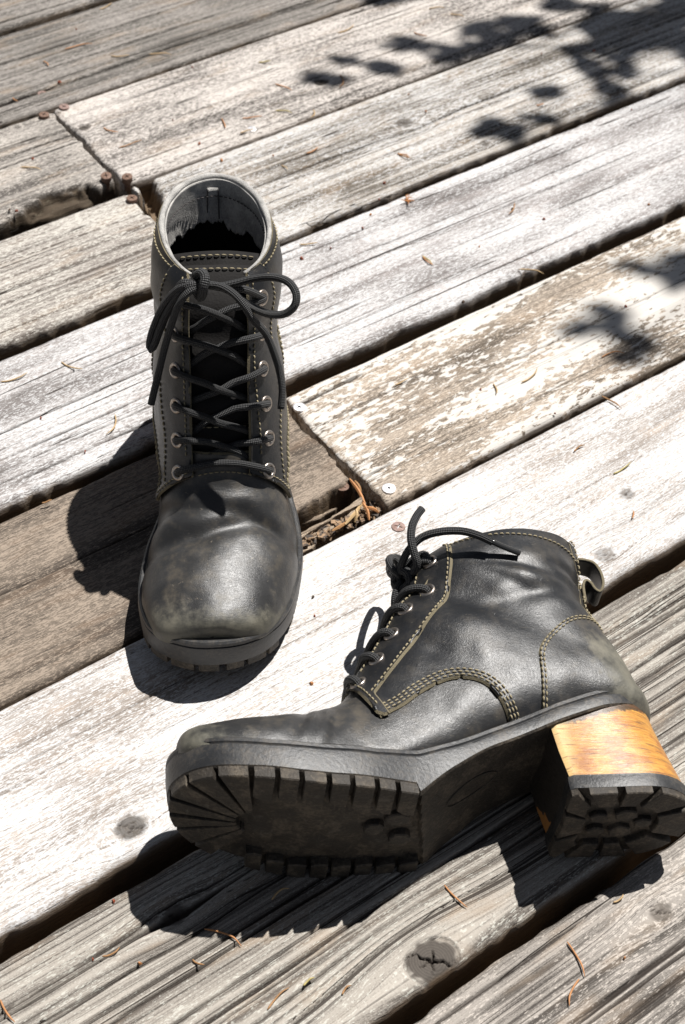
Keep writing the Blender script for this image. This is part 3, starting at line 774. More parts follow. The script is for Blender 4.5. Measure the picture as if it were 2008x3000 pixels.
def build_tread(sole, sy, seed):
    rr = random.Random(seed)
    def lug(poly, inset=.0007, dz=0.0, name='tread_lug'):
        poly = np.asarray(poly, float)
        ar = np.sum(poly[:, 0] * np.roll(poly[:, 1], -1) - np.roll(poly[:, 0], -1) * poly[:, 1])
        if ar < 0: poly = poly[::-1]
        zf = zfloor(poly[:, 0]) + dz
        V, Fq = prism(poly, zf + .0080, zf, inset)
        V = V * [1, sy, 1]
        Fq = [f[::-1] for f in Fq] if sy > 0 else Fq
        mesh_obj(name, V, Fq, M_tread, sole, False)
    # medial and lateral rows; the joints between lugs are open grooves
    for side, xs, gs in ((1, [.147, .159, .172, .185, .199, .213, .227, .240], (.0022, .0040, .0022, .0042, .0022, .0040, .0022)), (-1, [.137, .150, .163, .176, .189, .202, .215, .228, .240], (.0030, .0022, .0032, .0022, .0030, .0022, .003, .003))):
        for k in range(len(xs) - 1):
            g = gs[k % len(gs)] * .5
            xa, xb = xs[k] + g, xs[k + 1] - g
            if k == 0: xa = xs[0] + .0005
            o = outline_pts(xa, xb, side); depth = (.50 if side > 0 else .34) + rr.uniform(-.06, .05)
            inn = o[::-1].copy(); inn[:, 1] = ycen(inn[:, 0]) + (o[::-1, 1] - ycen(inn[:, 0])) * (1 - depth)
            inn[0, 1] += (o[-1, 1] - inn[0, 1]) * .15
            lug(np.vstack([o, inn[::2]]))
    # toe fan
    ce = np.array([.236, .006])
    th = np.arctan2(OUTL[:, 1] - ce[1], OUTL[:, 0] - ce[0])
    cuts = [-1.12, -.78, -.42, -.08, .28, .66, 1.08, 1.46]
    for k in range(len(cuts) - 1):
        a, b = cuts[k] + .035, cuts[k + 1] - .035
        q = [OUTL[np.argmin(np.abs(th - v))] for v in np.linspace(a, b, 6)]
        inn = [ce + (q[-1] - ce) * .22, ce + (q[0] - ce) * .22]
        lug(np.vstack([q, inn]))
    # blocks before the breast
    for (cx, cy, w, hgt) in ((.156, .012, .0075, .0065), (.152, -.010, .0075, .0060), (.168, .002, .0060, .0060)):
        p = [(cx + w * math.cos(q) * rr.uniform(.85, 1.1), cy + hgt * math.sin(q) * rr.uniform(.85, 1.1)) for q in np.arange(8) * math.pi / 4 + .4]
        lug(p, .0008, .0008)

def heel_outline(hw, xback, xfront, k=28):
    """D shape: straight breast at xfront, round back at xback"""
    a = np.linspace(-math.pi / 2, math.pi / 2, k)
    xr = xback + hw * 1.05
    arc = [(xr - hw * 1.05 * abs(math.cos(q)) ** .9, -hw * math.sin(q)) for q in a]
    side1 = [(xfront - .0035, hw * .985), (xfront - .0012, hw * .95), (xfront, hw * .88)]
    mid = [(xfront - .002, 0)]
    pts = [(xfront - .0035, hw * .985)] + [(p[0], p[1]) for p in arc] + [(xfront - .0035, -hw * .985), (xfront - .0006, -hw * .93), (xfront, -hw * .85), (xfront - .002, 0), (xfront, hw * .85), (xfront - .0006, hw * .93)]
    return np.array(pts)

def build_heel(root, sy, seed):
    levels = [(.0, .0355, -.0060, .064), (.25, .0352, -.0080, .0630), (.5, .0350, -.0110, .0620), (.75, .0350, -.0145, .0605), (1.0, .0350, -.0180, .0590)]
    rows = []
    for f, hw, xb, xf in levels:
        o = heel_outline(hw, xb, xf)
        zt = ztop(o[:, 0]) - .0118; zb = .0130
        rows.append(np.c_[o, zt + (zb - zt) * f])
    n = len(rows[0])
    top = rows[0].copy(); top[:, 2] += .002
    V = np.array(rows)
    Fq = grid_faces(len(rows), n, True).tolist()
    Fq.append([(len(rows) - 1) * n + i for i in range(n)]); Fq.append(list(range(n))[::-1])
    V = V.reshape(-1, 3) * [1, sy, 1]
    if sy > 0: Fq = [f[::-1] for f in Fq]
    cen = [np.mean([V[i] * [1, sy, 1] for i in f], axis=0) for f in Fq]
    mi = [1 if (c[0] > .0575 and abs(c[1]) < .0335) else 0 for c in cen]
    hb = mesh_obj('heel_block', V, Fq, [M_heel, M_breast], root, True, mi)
    try: hb.data.set_sharp_from_angle(angle=math.radians(40))
    except Exception: pass
    # rubber lift
    o = heel_outline(.0358, -.0190, .0602)
    def lvl(oo, z): return np.c_[oo, np.full(len(oo), z)]
    c = np.array([.025, 0]); sc = lambda q: c + (o - c) * q
    rows = [lvl(sc(1.0), .0131), lvl(sc(1.0), .0115), lvl(sc(1.01), .0095), lvl(sc(1.0), .0046), lvl(sc(.97), .0044)]
    V = np.array(rows); Fq = grid_faces(5, n, True).tolist(); Fq.append([4 * n + i for i in range(n)]); Fq.append(list(range(n))[::-1])
    V = V.reshape(-1, 3) * [1, sy, 1]
    if sy > 0: Fq = [f[::-1] for f in Fq]
    lf = mesh_obj('heel_lift', V, Fq, [M_rubber, M_tread], root, True, mat_idx=[0] * (3 * n) + [1] * (n + 1) + [0])
    try: lf.data.set_sharp_from_angle(angle=math.radians(40))
    except Exception: pass
    # lugs of the lift: radial blocks round the edge and a few in the middle
    ce = np.array([.030, 0.0]); th = np.arctan2(o[:, 1] - ce[1], o[:, 0] - ce[0])
    def radial(a, b, r0, r1):
        q = []
        for v in np.linspace(a, b, 6):
            dirv = np.array([math.cos(v), math.sin(v)])
            # ray to outline
            best = 0
            for i in range(n):
                p, e = o[i], o[(i + 1) % n] - o[i]
                den = dirv[0] * e[1] - dirv[1] * e[0]
                if abs(den) < 1e-12: continue
                w = p - ce; tq = (w[0] * e[1] - w[1] * e[0]) / den; uq = (w[0] * dirv[1] - w[1] * dirv[0]) / den
                if 0 <= uq <= 1 and tq > best: best = tq
            q.append((dirv, best))
        outer = [ce + d * b_ * r1 for d, b_ in q]; inner = [ce + d * b_ * r0 for d, b_ in q[::-1]]
        return np.array(outer + inner)
    cuts = [-2.75, -2.1, -1.55, -1.0, -.45, .45, 1.0, 1.55, 2.1, 2.75, 2 * math.pi - 2.75]
    for k in range(len(cuts) - 1):
        if abs(cuts[k] + .45) < .01:
            pl = radial(cuts[k] + .04, cuts[k + 1] - .04, .55, .995)
        else: pl = radial(cuts[k] + .07, cuts[k + 1] - .07, .58, .995)
        for poly in (pl,):
            V, Fq = prism(poly, .0050, .0, .0006, poly.mean(0)); V = V * [1, sy, 1]
            Fq = [f[::-1] for f in Fq] if sy > 0 else Fq
            mesh_obj('tread_lug', V, Fq, M_tread, lf, False)
    for (cx, cy, r) in ((.022, .009, .0075), (.022, -.009, .0075), (.038, .007, .006), (.037, -.008, .006), (.010, 0, .006)):
        p = np.array([(cx + r * math.cos(q), cy + r * .8 * math.sin(q)) for q in np.arange(6) * math.pi / 3 + .3])
        V, Fq = prism(p, .0050, .0008, .0008); V = V * [1, sy, 1]
        Fq = [f[::-1] for f in Fq] if sy > 0 else Fq
        mesh_obj('tread_lug', V, Fq, M_tread, lf, False)

FLINE = np.array([(.1700, .060), (.1640, .0690), (.1400, .1010), (.1130, .1370), (.1065, .1560), (.1030, .1750), (.1010, .195), (.1000, .225)])
ARC = np.array([(.1640, .0500), (.1585, .0535), (.1490, .0590), (.1390, .0665), (.1280, .0725), (.1170, .0755), (.1060, .0740), (.0980, .0690), (.0920, .0600), (.0870, .0480), (.083, .030)])
def build_boot(name, sy, creases, seed, lining_pale, slump=0.0):
    root = empty(name)
    S = Shape(creases, seed, slump)
    flip = sy < 0
    OW = S.ow
    arcd = catmull(ARC, n=60); fld = catmull(FLINE, n=50)
    # --- regions in side view
    q_poly = np.vstack([arcd[::-1][1:], arcd[:1] * 0 + [(.166, .058)], fld[4:] + [.007, .003], [(.10, .26), (-.05, .26), (-.05, .02), (.083, .02)]])
    def sd_quarter(P): return sd_poly(P[..., [0, 2]], q_poly)
    tab = np.array([(.187, .112), (.1815, .0985), (.1760, .0850), (.1705, .0650), (.1660, .0525), (.1615, .0505), (.158, .052)])
    e_poly = np.vstack([tab, fld[3:], [(.09, .26), (.2, .26), (.22, .13)]])
    def sd_eye(P):
        d1 = sd_poly(P[..., [0, 2]], e_poly); return np.maximum(d1, OW - np.abs(P[..., 1]))
    v_poly = np.vstack([arcd[::-1][1:] + [-.007, .007], [(.150, .066), (.1655, .0975), (.1735, .1010), (.1745, .13), (.30, .13), (.30, .0), (.07, .0)]])
    def sd_vamp(P): return sd_poly(P[..., [0, 2]], v_poly)
    c_poly = catmull(np.array([(.074, .030), (.0690, .050), (.0665, .075), (.0650, .093), (.0590, .104), (.0500, .1140), (.0420, .1205), (.034, .1245), (.024, .1265), (.0, .127)]), n=50)
    c_poly = np.vstack([c_poly, [(-.05, .127), (-.05, .01), (.074, .01)]])
    def sd_counter(P): return sd_poly(P[..., [0, 2]], c_poly)
    s_line = catmull(np.array([(.0250, .2160), (.0240, .200), (.0215, .185), (.0205, .170), (.0250, .155), (.0245, .140), (.0210, .124)]), n=30)
    s_poly = np.vstack([s_line, [(-.05, .124), (-.05, .26), (.025, .26)]])
    def sd_strap(P): return sd_poly(P[..., [0, 2]], s_poly)
    mats = [M_leather, M_edge, M_inner]; matsb = [M_leather_b, M_edge, M_inner]
    panel(S, sd_vamp, -.0012, .0012, 'vamp', mats, root, flip)
    half = lambda sd, s: (lambda P: np.maximum(sd(P), -s * P[..., 1] + .00005))
    for s in (1, -1):
        panel(S, half(sd_eye, s), .0023, .0013, 'eyelet_facing', matsb, root, flip)
        panel(S, half(sd_quarter, s), .0008, .0014, 'quarter', matsb, root, flip)
    panel(S, sd_counter, .0020, .0014, 'heel_counter', mats, root, flip)
    panel(S, sd_strap, .0012, .0014, 'back_strap', [M_leather_b, M_edge, M_inner], root, flip)
    # --- stitching
    mb = MB()
    def row_xz(poly, side, off, closed=False):
        pts = []; nr = []
        for (x, z) in poly:
            t, a = S.find(x, z, side)
            pts.append(S.at(t, a, off)); nr.append(S.nrm(np.array(t), np.array(a)))
        stitch_row(mb, np.array(pts) , np.array(nr))
    def shift(poly, d):
        tg = np.gradient(poly, axis=0); tg /= np.linalg.norm(tg, axis=1)[:, None]; return poly + np.stack([tg[:, 1], -tg[:, 0]], 1) * d
    for side in (1, -1):
        fl = catmull(FLINE[1:-1], n=40)
        row_xz(shift(fl, .0019), side, .0036)                      # on the facing along its rear edge
        ar = catmull(ARC[1:-1], n=46)
        for d in (-.0022, -.0044, -.0066): row_xz(shift(ar, -d), side, .0023)
        cl = catmull(np.array([(.0655, .060), (.0635, .078), (.0620, .092), (.0565, .1020), (.0480, .1115), (.0405, .1180), (.033, .1218), (.0245, .1238), (.016, .1243)]), n=36)
        row_xz(cl, side, .0035); row_xz(shift(cl, .0019), side, .0035)
        sl = catmull(np.array([(.0222, .2080), (.0212, .198), (.0190, .185), (.0178, .170), (.0222, .155), (.0218, .140), (.0195, .129)]), n=24)
        row_xz(sl, side, .0035)
        # facing edge and collar
        pe = []; ne = []
        for tq in np.linspace(7.6, 16.4, 50):
            a = S.edge_a(tq, OW + .0032); a = a if side > 0 else 2 * math.pi - a
            pe.append(S.at(tq, a, .0036)); ne.append(S.nrm(np.array(tq), np.array(a)))
        stitch_row(mb, np.array(pe), np.array(ne))
        pc = []; nc = []
        for aq in np.linspace(S.edge_a(16.5, OW + .003), 2.92, 70):
            a = aq if side > 0 else 2 * math.pi - aq
            pc.append(S.at(16.62, a, .0024)); nc.append(S.nrm(np.array(16.62), np.array(a)))
        stitch_row(mb, np.array(pc), np.array(nc))
        # bottom edge of the tab
        tb = np.array([(.1730, .0850), (.1675, .0670), (.1640, .0575)])
        row_xz(catmull(tb, n=12), side, .0036)
    pt = []; nt_ = []
    for yq in np.linspace(-OW * .95, OW * .95, 12):
        tq = 6.83; a = S.edge_a(tq, abs(yq)); a = a if yq > 0 else 2 * math.pi - a
        pt.append(S.at(tq, a, .0002)); nt_.append(S.nrm(np.array(tq), np.array(a)))
    stitch_row(mb, np.array(pt), np.array(nt_))
    V = np.concatenate(mb.v) * [1, sy, 1]
    mesh_obj('stitching', V, mb.f, M_thread, root, True)['kind'] = 'stuff'
    # --- inside: dark lining, pale torn cuff, rolled rim
    def ring_off(tq, off, k=200, a0=None):
        a0 = S.edge_a(min(tq, 16.9), OW) if a0 is None else a0
        aa = np.linspace(a0, 2 * math.pi - a0, k); return S.at(np.full(k, tq), aa, off), aa
    if lining_pale:
        rows = []; k = 260
        a0 = S.edge_a(16.9, OW + .002); aa = np.linspace(a0, 2 * math.pi - a0, k)
        low = 15.25 - .5 * np.cos((aa - math.pi) * 1.0) * 0
        rag = (vn2(aa * 3, aa * 0, seed) - .5) * .7 + (vn2(aa * 14, aa * 0 + 5, seed) - .5) * .28 + (vn2(aa * 60, aa * 0 + 7, seed) - .5) * .14
        lowt = 15.95 + rag - .55 * np.sin((aa - math.pi)) ** 2 + 1.0 * np.clip((np.abs(aa - math.pi) - 1.7) / 1.1, 0, 1)
        for f in np.linspace(0, 1, 26):
            tq = lowt + (NTK - lowt) * f
            fray = (1 - f) ** 6 * .0012 * (vn2(aa * 70, aa * 0 + 2, seed) - .3)
            rows.append(S.at(tq, aa, 0) + (S.nrm(tq, aa)) * (-.0030 + .0006 * np.sin(aa * 6) * (1 - f) - fray - .0022 * (1 - f) ** 3)[:, None])
        V = np.array(rows).reshape(-1, 3) * [1, sy, 1]
        Fq = grid_faces(26, k)
        ln = mesh_obj('cuff_lining', V, Fq, M_fabric, root, True)
        md = ln.modifiers.new('t', 'SOLIDIFY'); md.thickness = .0012; md.offset = 0
        # sewn tab at the back of the lining
        rows = []
        for f in np.linspace(0, 1, 8):
            aq = np.linspace(math.pi - .16, math.pi + .10, 8); rows.append(S.at(np.full(8, 16.0 + .8 * f), aq, -.0042))
        V = np.array(rows).reshape(-1, 3) * [1, sy, 1]
        lt = mesh_obj('back_tab', V, grid_faces(8, 8), M_fabric, root, True); md = lt.modifiers.new('t', 'SOLIDIFY'); md.thickness = .0009; md.offset = 0
        mb = MB()
        for pa in (math.pi - .15, math.pi + .09):
            tt = np.linspace(16.02, 16.78, 16); pp = S.at(tt, np.full(16, pa), -.0050); V, Fq, A = tube_geo(pp, .00045, 5); mb.add(V, Fq)
        aq = np.linspace(a0 + .25, 2 * math.pi - a0 - .25, 120); pp = S.at(np.full(120, 16.60), aq, -.0050); nr = -S.nrm(np.full(120, 16.60), aq)
        stitch_row(mb, pp, nr, .002, .0012, .0004)
        V = np.concatenate(mb.v) * [1, sy, 1]; mesh_obj('lining_stitching', V, mb.f, M_thread_dark, ln, True)['kind'] = 'stuff'
    # rolled edge round the collar and down the facings
    k = 150; a0 = S.edge_a(16.6, OW + .001)
    aa = np.linspace(a0, 2 * math.pi - a0, k)
    wob = 1 + .10 * np.sin(aa * 9)
    path = S.at(np.full(k, NTK), aa, -.0004)
    path[:, 2] += .0006
    rb = (.0012 + .0011 * sstep(.9, 2.1, np.minimum(aa, 2 * math.pi - aa))) * wob
    V, Fq, A = tube_geo(path, rb if lining_pale else .0014 * wob, 10); V = V * [1, sy, 1]
    mesh_obj('collar_binding', V, Fq, M_fabric if lining_pale else M_edge_dark, root, True)
    # insole closes the inside from below
    xs = np.linspace(.006, .262, 60); rows = []
    for f in np.linspace(-1, 1, 9):
        yy = ycen(xs) + f * np.minimum(.033 + .012 * sstep(.12, .2, xs), .9 * np.sqrt(np.maximum(1e-6, np.minimum(xs, .268 - xs))) * .34 + .002)
        rows.append(np.stack([xs, yy, ztop(xs) + .004], 1))
    V = np.array(rows).reshape(-1, 3) * [1, sy, 1]
    mesh_obj('insole', V, grid_faces(9, 60), M_inner, root, True)
    # --- tongue: two stacked leaves under the lacing
    rp = prof(np.linspace(6.6, NTK, 60))[:, [0, 1]]
    def tongue(name, l0, l1, dep, wid, curl, tw):
        s = np.concatenate([[0], np.cumsum(np.linalg.norm(np.diff(rp, axis=0), axis=1))])
        q = np.linspace(l0, l1, 46); c = np.stack([np.interp(q, s, rp[:, 0]), np.interp(q, s, rp[:, 1])], 1)
        d0_ = (rp[3] - rp[0]) / np.linalg.norm(rp[3] - rp[0]); c = c + np.clip(q, None, 0)[:, None] * d0_
        ex = np.clip(q - s[-1], 0, None)[:, None]; dirv = (rp[-1] - rp[-6]); dirv /= np.linalg.norm(dirv); c = c + ex * dirv
        tg = np.gradient(c, axis=0); tg /= np.linalg.norm(tg, axis=1)[:, None]; nr = np.stack([tg[:, 1], -tg[:, 0]], 1)   # outward (front)
        if nr[:, 0].mean() < 0: nr = -nr
        rows = []; nrow = []
        fr = (q - l0) / (l1 - l0)
        for f in np.linspace(-1, 1, 25):
            w = wid * (.82 + .18 * sstep(.15, .7, fr))
            yy = f * w + 0 * q
            dd = dep + curl * fr ** 3 + (.22 * (yy ** 2) / .03) + .0016 * (vn2(q * 60, yy * 60, seed + tw) - .5) - .0022 * np.exp(-((q - .045) / .008) ** 2) + .0012 * np.sin(q * 190 + tw)
            p = c - nr * dd[:, None]
            rows.append(np.stack([p[:, 0], yy, p[:, 1]], 1))
        rows = np.array(rows)
        o = mesh_obj(name, (rows.reshape(-1, 3)) * [1, sy, 1], grid_faces(25, 46), [M_tongue, M_edge], root, True)
        md = o.modifiers.new('t', 'SOLIDIFY'); md.thickness = .0022; md.offset = 0; md.material_offset_rim = 1
        # stitch line along the top edge
        mbt = MB(); e = rows[2:-2, -2]; nn3 = np.stack([nr[-2][0] * np.ones(len(e)), 0 * e[:, 0], nr[-2][1] * np.ones(len(e))], 1)
        stitch_row(mbt, e + nn3 * .0021, nn3, .0032, .0013)
        mesh_obj('stitching', np.concatenate(mbt.v) * [1, sy, 1], mbt.f, M_thread, o, True)['kind'] = 'stuff'
    tongue('tongue', -.006, .158, .0105, .0285, .013, 0)
    tongue('tongue_overlay', .002, .146, .0082, .0240, .0085, 3)
    tongue('tongue_patch', -.003, .034, .0066, .020, .001, 5)
    # --- eyelets
    s = np.concatenate([[0], np.cumsum(np.linalg.norm(np.diff(rp, axis=0), axis=1))]); ts = np.linspace(6.6, NTK, 60)
    eye = {}; eye_t = {}
    for k in range(6):
        tq = float(np.interp(.0105 + .0212 * k, s, ts))
        eye_t[k] = tq
        for side in (1, -1):
            a = S.edge_a(tq, OW + .0085); a = a if side > 0 else 2 * math.pi - a
            c = S.at(tq, a, .0036); N = S.nrm(np.array(tq), np.array(a))
            e1 = np.cross(N, [0, 1.0, 0]); e1 /= np.linalg.norm(e1); e2 = np.cross(N, e1)
            R, r = .0041, .0014
            rows = []
            for q in np.arange(20) * 2 * math.pi / 20:
                rad = math.cos(q) * e1 + math.sin(q) * e2
                for v in np.arange(8) * 2 * math.pi / 8:
                    rows.append(c + rad * (R + r * math.cos(v)) + N * (r * .75 * math.sin(v)))
            V = np.array(rows); Fq = grid_faces(21, 8, True); Fq = Fq % 160
            disc = [c + (math.cos(q) * e1 + math.sin(q) * e2) * .0034 + N * .00008 for q in np.arange(16) * 2 * math.pi / 16]
            eo = mesh_obj('eyelet', V * [1, sy, 1], Fq if sy < 0 else Fq[:, ::-1], M_eyelet, root, True)
            mesh_obj('eyelet_hole', np.array(disc) * [1, sy, 1], [list(range(16))] if sy > 0 else [list(range(16))[::-1]], M_inner, eo, False)
            eye[(k, side)] = (c * [1, sy, 1], N * [1, sy, 1])
    sole = build_sole(root, sy, seed); build_tread(sole, sy, seed); build_heel(root, sy, seed)
    # welt: dark cord of leather closing the joint between upper and sole
    O = OUTL; tgx = np.roll(O, -1, 0) - np.roll(O, 1, 0); tgx /= np.linalg.norm(tgx, axis=1)[:, None]
    nn = np.stack([tgx[:, 1], -tgx[:, 0]], 1); nn *= np.sign(((O - O.mean(0)) * nn).sum(1).mean())
    q = O - nn * .0058; kq = len(q)
    wv = np.c_[q, ztop(q[:, 0]) + .0006]
    N3 = np.c_[nn, np.zeros(kq)]; rows = []
    for v in np.arange(8) * 2 * math.pi / 8:
        rows.append(wv + N3 * (.0034 * math.cos(v)) + np.array([0, 0, 1.0]) * (.0026 * math.sin(v)))
    V = np.array(rows).transpose(1, 0, 2).reshape(-1, 3) * [1, sy, 1]
    Fq = grid_faces(kq + 1, 8, True) % (kq * 8)
    mesh_obj('welt', V, Fq if sy < 0 else Fq[:, ::-1], M_welt, root, True)
    S.eye_t = eye_t; return root, S, eye

def pull_loop(root, sy, S):
    """leather tab folded into a loop behind the collar"""
    c = np.array([(.0165, .1935), (.0120, .1930), (.0060, .1900), (.0032, .1820), (.0034, .1730), (.0065, .1670), (.0095, .1690), (.0115, .1740), (.0145, .1760), (.0170, .1710), (.0178, .1590)])
    c[:, 0] -= .0025
    p = catmull(c, step=.0012)
    rows = [np.stack([p[:, 0], np.full(len(p), yy), p[:, 1]], 1) for yy in np.linspace(-.0076, .0076, 8)]
    o = mesh_obj('pull_loop', np.array(rows).reshape(-1, 3) * [1, sy, 1], grid_faces(8, len(p)), [M_leather_b, M_edge], root, True)
    md = o.modifiers.new('t', 'SOLIDIFY'); md.thickness = .0017; md.offset = 0; md.material_offset_rim = 1

def lace(name, root, pts, r=.0025, mat=None, step=.0022):
    P = catmull(np.array(pts), step=step); V, Fq, A = tube_geo(P, r, 10)
    return mesh_obj(name, V, Fq, mat or M_lace, root, True, attrs={'luv': ('FLOAT_VECTOR', A)})

# ------------------------------------------------------------------ standing boot (left), toe to the viewer
creA = [(.2080, .070, .25, 1, .0065, .045, .0034, .16), (.1960, .074, .25, 1, .0040, .030, .0012, -.25), (.186, .060, .9, 1, .005, .022, .0011, 0), (.150, .06, 1, .4, .006, .02, .0009, 0), (.050, .150, 1, .3, .006, .03, .0016, .2), (.045, .125, 1, .1, .005, .03, .0012, -.2), (.235, .066, .2, 1, .012, .03, -.0012, .3)]
A, SA, eyeA = build_boot('standing_boot', -1, creA, 11, True)
tag(A, 'upright scuffed black leather ankle boot with a tied bow and open torn cuff', 'boot', 'pair of worn black leather ankle boots')
YAW_A = math.radians(-82.6 - 0.8)
RA = np.array([[math.cos(YAW_A), -math.sin(YAW_A), 0], [math.sin(YAW_A), math.cos(YAW_A), 0], [0, 0, 1]]); TA = np.array([-.1005, .9795, .0])
A.matrix_world = Matrix(((*RA[0], TA[0]), (*RA[1], TA[1]), (*RA[2], TA[2]), (0, 0, 0, 1)))
pull_loop(A, -1, SA)
def local_ray(Mx, Tx, px, py): return Mx.T @ (CAM - Tx), Mx.T @ ray(px, py)
P0 = np.array([.172, .099]); P1 = np.array([.1155, .210]); dv = (P1 - P0) / np.linalg.norm(P1 - P0); NV = np.array([dv[1], 0, -dv[0]])
def front(px, py, d):
    """point of the standing boot's front, d metres before the plane of its lacing, seen at a photo pixel"""
    o, r = local_ray(RA, TA, px, py); t = (NV @ np.array([P0[0], 0, P0[1]]) + d - NV @ o) / (NV @ r); return o + r * t
def eyeA_(k, s, lift=0.0): c, N = eyeA[(k, s)]; return c + N * lift     # s=+1 medial (photo left)
L = lambda k, s: eyeA[(k, s)][0]; LN = lambda k, s: eyeA[(k, s)][1]
def cross_lace(root, S, sy, ka, sa, kb, sb, bow=.004, name='shoelace'):
    """lace that leaves eyelet (ka, sa) over its facing, crosses the tongue and dives under the other facing to (kb, sb)"""
    ta, tb = S.eye_t[ka], S.eye_t[kb]
    def pt(t, yy, side, off):
        a = S.edge_a(t, abs(yy)); a = a if side > 0 else 2 * math.pi - a
        return S.at(t, a, off)
    OWl = S.ow; jt = random.uniform(-.22, .22); bow = bow + random.uniform(-.001, .0022)
    f = lambda q: ta + (tb - ta) * q + jt * math.sin(math.pi * min(1, q))
    pts = [pt(ta, OWl + .0085, sa, -.0012), pt(ta, OWl + .0083, sa, .0050), pt(f(.06), OWl + .0045, sa, .0064), pt(f(.16), OWl - .0005, sa, .0052),
           pt(f(.32), OWl * .5, sa, -.0030 + bow), pt(f(.5), .0005, sa, -.0048 + bow), pt(f(.70), OWl * .55, sb, -.0040 + bow * .6), pt(f(.86), OWl * .95, sb, -.0022), pt(f(.97), OWl + .006, sb, -.0030)]
    return lace(name, root, np.array(pts) * [1, sy, 1], .0024)
def bar_lace(root, S, sy):
    t = S.eye_t[0]
    def pt(yy, side, off):
        a = S.edge_a(t, abs(yy)); a = a if side > 0 else 2 * math.pi - a
        return S.at(t, a, off)
    O_ = S.ow
    pts = [pt(O_ + .0085, 1, -.001), pt(O_ + .0083, 1, .0050), pt(O_ + .004, 1, .0064), pt(O_ - .002, 1, .0050), pt(O_ * .5, 1, .0022), pt(.0004, 1, .0012), pt(O_ * .5, -1, .0022), pt(O_ - .002, -1, .0050), pt(O_ + .004, -1, .0064), pt(O_ + .0083, -1, .0050), pt(O_ + .0085, -1, -.001)]
    return lace('shoelace', root, np.array(pts) * [1, sy, 1], .0024)
bar_lace(A, SA, -1)
for k in range(0, 5):
    cross_lace(A, SA, -1, k + 1, -1, k, 1, .0015)
    cross_lace(A, SA, -1, k + 1, 1, k, -1, .0050)
# bow
KN = (462, 648)
fp = lambda *q: [front(*p) for p in q]
lace('shoelace', A, [L(5, 1) - LN(5, 1) * .004, L(5, 1) + LN(5, 1) * .001] + fp((418, 648, .006), (445, 650, .008), (475, 650, .008)))
lace('shoelace', A, [L(5, -1) - LN(5, -1) * .004, L(5, -1) + LN(5, -1) * .001] + fp((560, 662, .008), (520, 660, .010), (480, 652, .010), (455, 640, .009)))
lace('shoelace', A, fp((458, 650, .008), (500, 655, .009), (540, 648, .012), (580, 638, .017), (625, 634, .026), (660, 645, .032), (678, 672, .036), (674, 700, .036), (652, 718, .033), (620, 719, .028), (588, 708, .021), (555, 688, .015), (530, 668, .011), (500, 655, .010), (470, 650, .009)))
lace('shoelace', A, fp((470, 655, .009), (440, 652, .010), (412, 672, .006), (385, 712, .000), (368, 750, -.005), (355, 785, -.009), (346, 800, -.011), (343, 785, -.012), (352, 750, -.009), (372, 705, -.003), (400, 668, .004), (430, 652, .009), (465, 652, .009)))
lace('shoelace', A, fp((470, 652, 0.0090), (505, 655, 0.0150), (535, 672, 0.0200), (558, 698, 0.0220), (577, 728, 0.0200), (596, 748, 0.0160), (612, 770, 0.0120), (628, 810, 0.0080), (640, 850, 0.0050), (646, 890, 0.0050), (643, 935, 0.0050)), .0024)
lace('shoelace', A, fp((462, 655, .009), (432, 668, .012), (408, 700, .009), (392, 745, .003), (376, 800, -.003), (364, 850, -.007), (353, 895, -.009), (346, 925, -.010)), .0024)
lace('lace_knot', A, fp((448, 632, 0.0050), (462, 624, 0.0100), (470, 636, 0.0140), (466, 655, 0.0150), (464, 672, 0.0110), (458, 680, 0.0050), (452, 668, 0.0050)), .0031)

# ------------------------------------------------------------------ lying boot (right), sole to the viewer
creB = [(.2080, .055, -.35, 1, .0040, .022, .0016, 0), (.2000, .052, -.3, 1, .0032, .020, .0014, 0), (.1920, .050, -.2, 1, .0036, .018, .0012, 0), (.060, .158, 1, .22, .0050, .032, .0020, 0), (.052, .140, 1, -.25, .0060, .028, .0020, 0), (.030, .166, 1, -.1, .0040, .020, .0014, 0), (.075, .148, 1, .6, .0045, .018, .0012, 0), (.120, .092, 1, .7, .0100, .032, .0018, 0), (.100, .118, 1, .2, .0120, .03, -.0016, 0)]
B, SB, eyeB = build_boot('lying_boot', 1, creB, 23, False, .010)
tag(B, 'black leather ankle boot lying on its side showing lugged sole and varnished wooden heel', 'boot', 'pair of worn black leather ankle boots')
MBR = np.array([[-0.9882783910722795, 0.06673641735428026, -0.13730284898100212], [-0.14211203793178953, -0.07362419836449946, 0.9871087306320698], [0.055767288032126515, 0.9950506158049948, 0.0822452525781378]])
TB = np.array([0.19428519, 0.58365007, 0.03497624])
B.matrix_world = Matrix(((*MBR[0], TB[0]), (*MBR[1], TB[1]), (*MBR[2], TB[2]), (0, 0, 0, 1)))
pull_loop(B, 1, SB)
def bpx(px, py, y):
    o, r = local_ray(MBR, TB, px, py); t = (y - o[1]) / r[1]; return o + r * t
for k in range(0, 5):
    cross_lace(B, SB, 1, k + 1, -1, k, 1, .0015)
    cross_lace(B, SB, 1, k + 1, 1, k, -1, .0050)
bar_lace(B, SB, 1)
bp = lambda *q: [bpx(*p) for p in q]
LB = lambda k, s: eyeB[(k, s)][0]; LBN = lambda k, s: eyeB[(k, s)][1]
lace('shoelace', B, [LB(5, 1) - LBN(5, 1) * .004, LB(5, 1) + LBN(5, 1) * .0012] + bp((970, 1268, .027), (940, 1285, .020), (920, 1310, .012)))
e1 = bp((925, 1320, .012), (945, 1310, .022), (955, 1290, .030), (948, 1265, .036), (941, 1235, .041), (943, 1205, .044), (954, 1180, .045), (966, 1164, .046))
lace('shoelace', B, e1, .0026)
e2 = bp((915, 1325, .010), (920, 1290, .022), (936, 1258, .032), (965, 1230, .040), (1005, 1217, .047), (1055, 1215, .051), (1095, 1225, .052), (1128, 1240, .051))
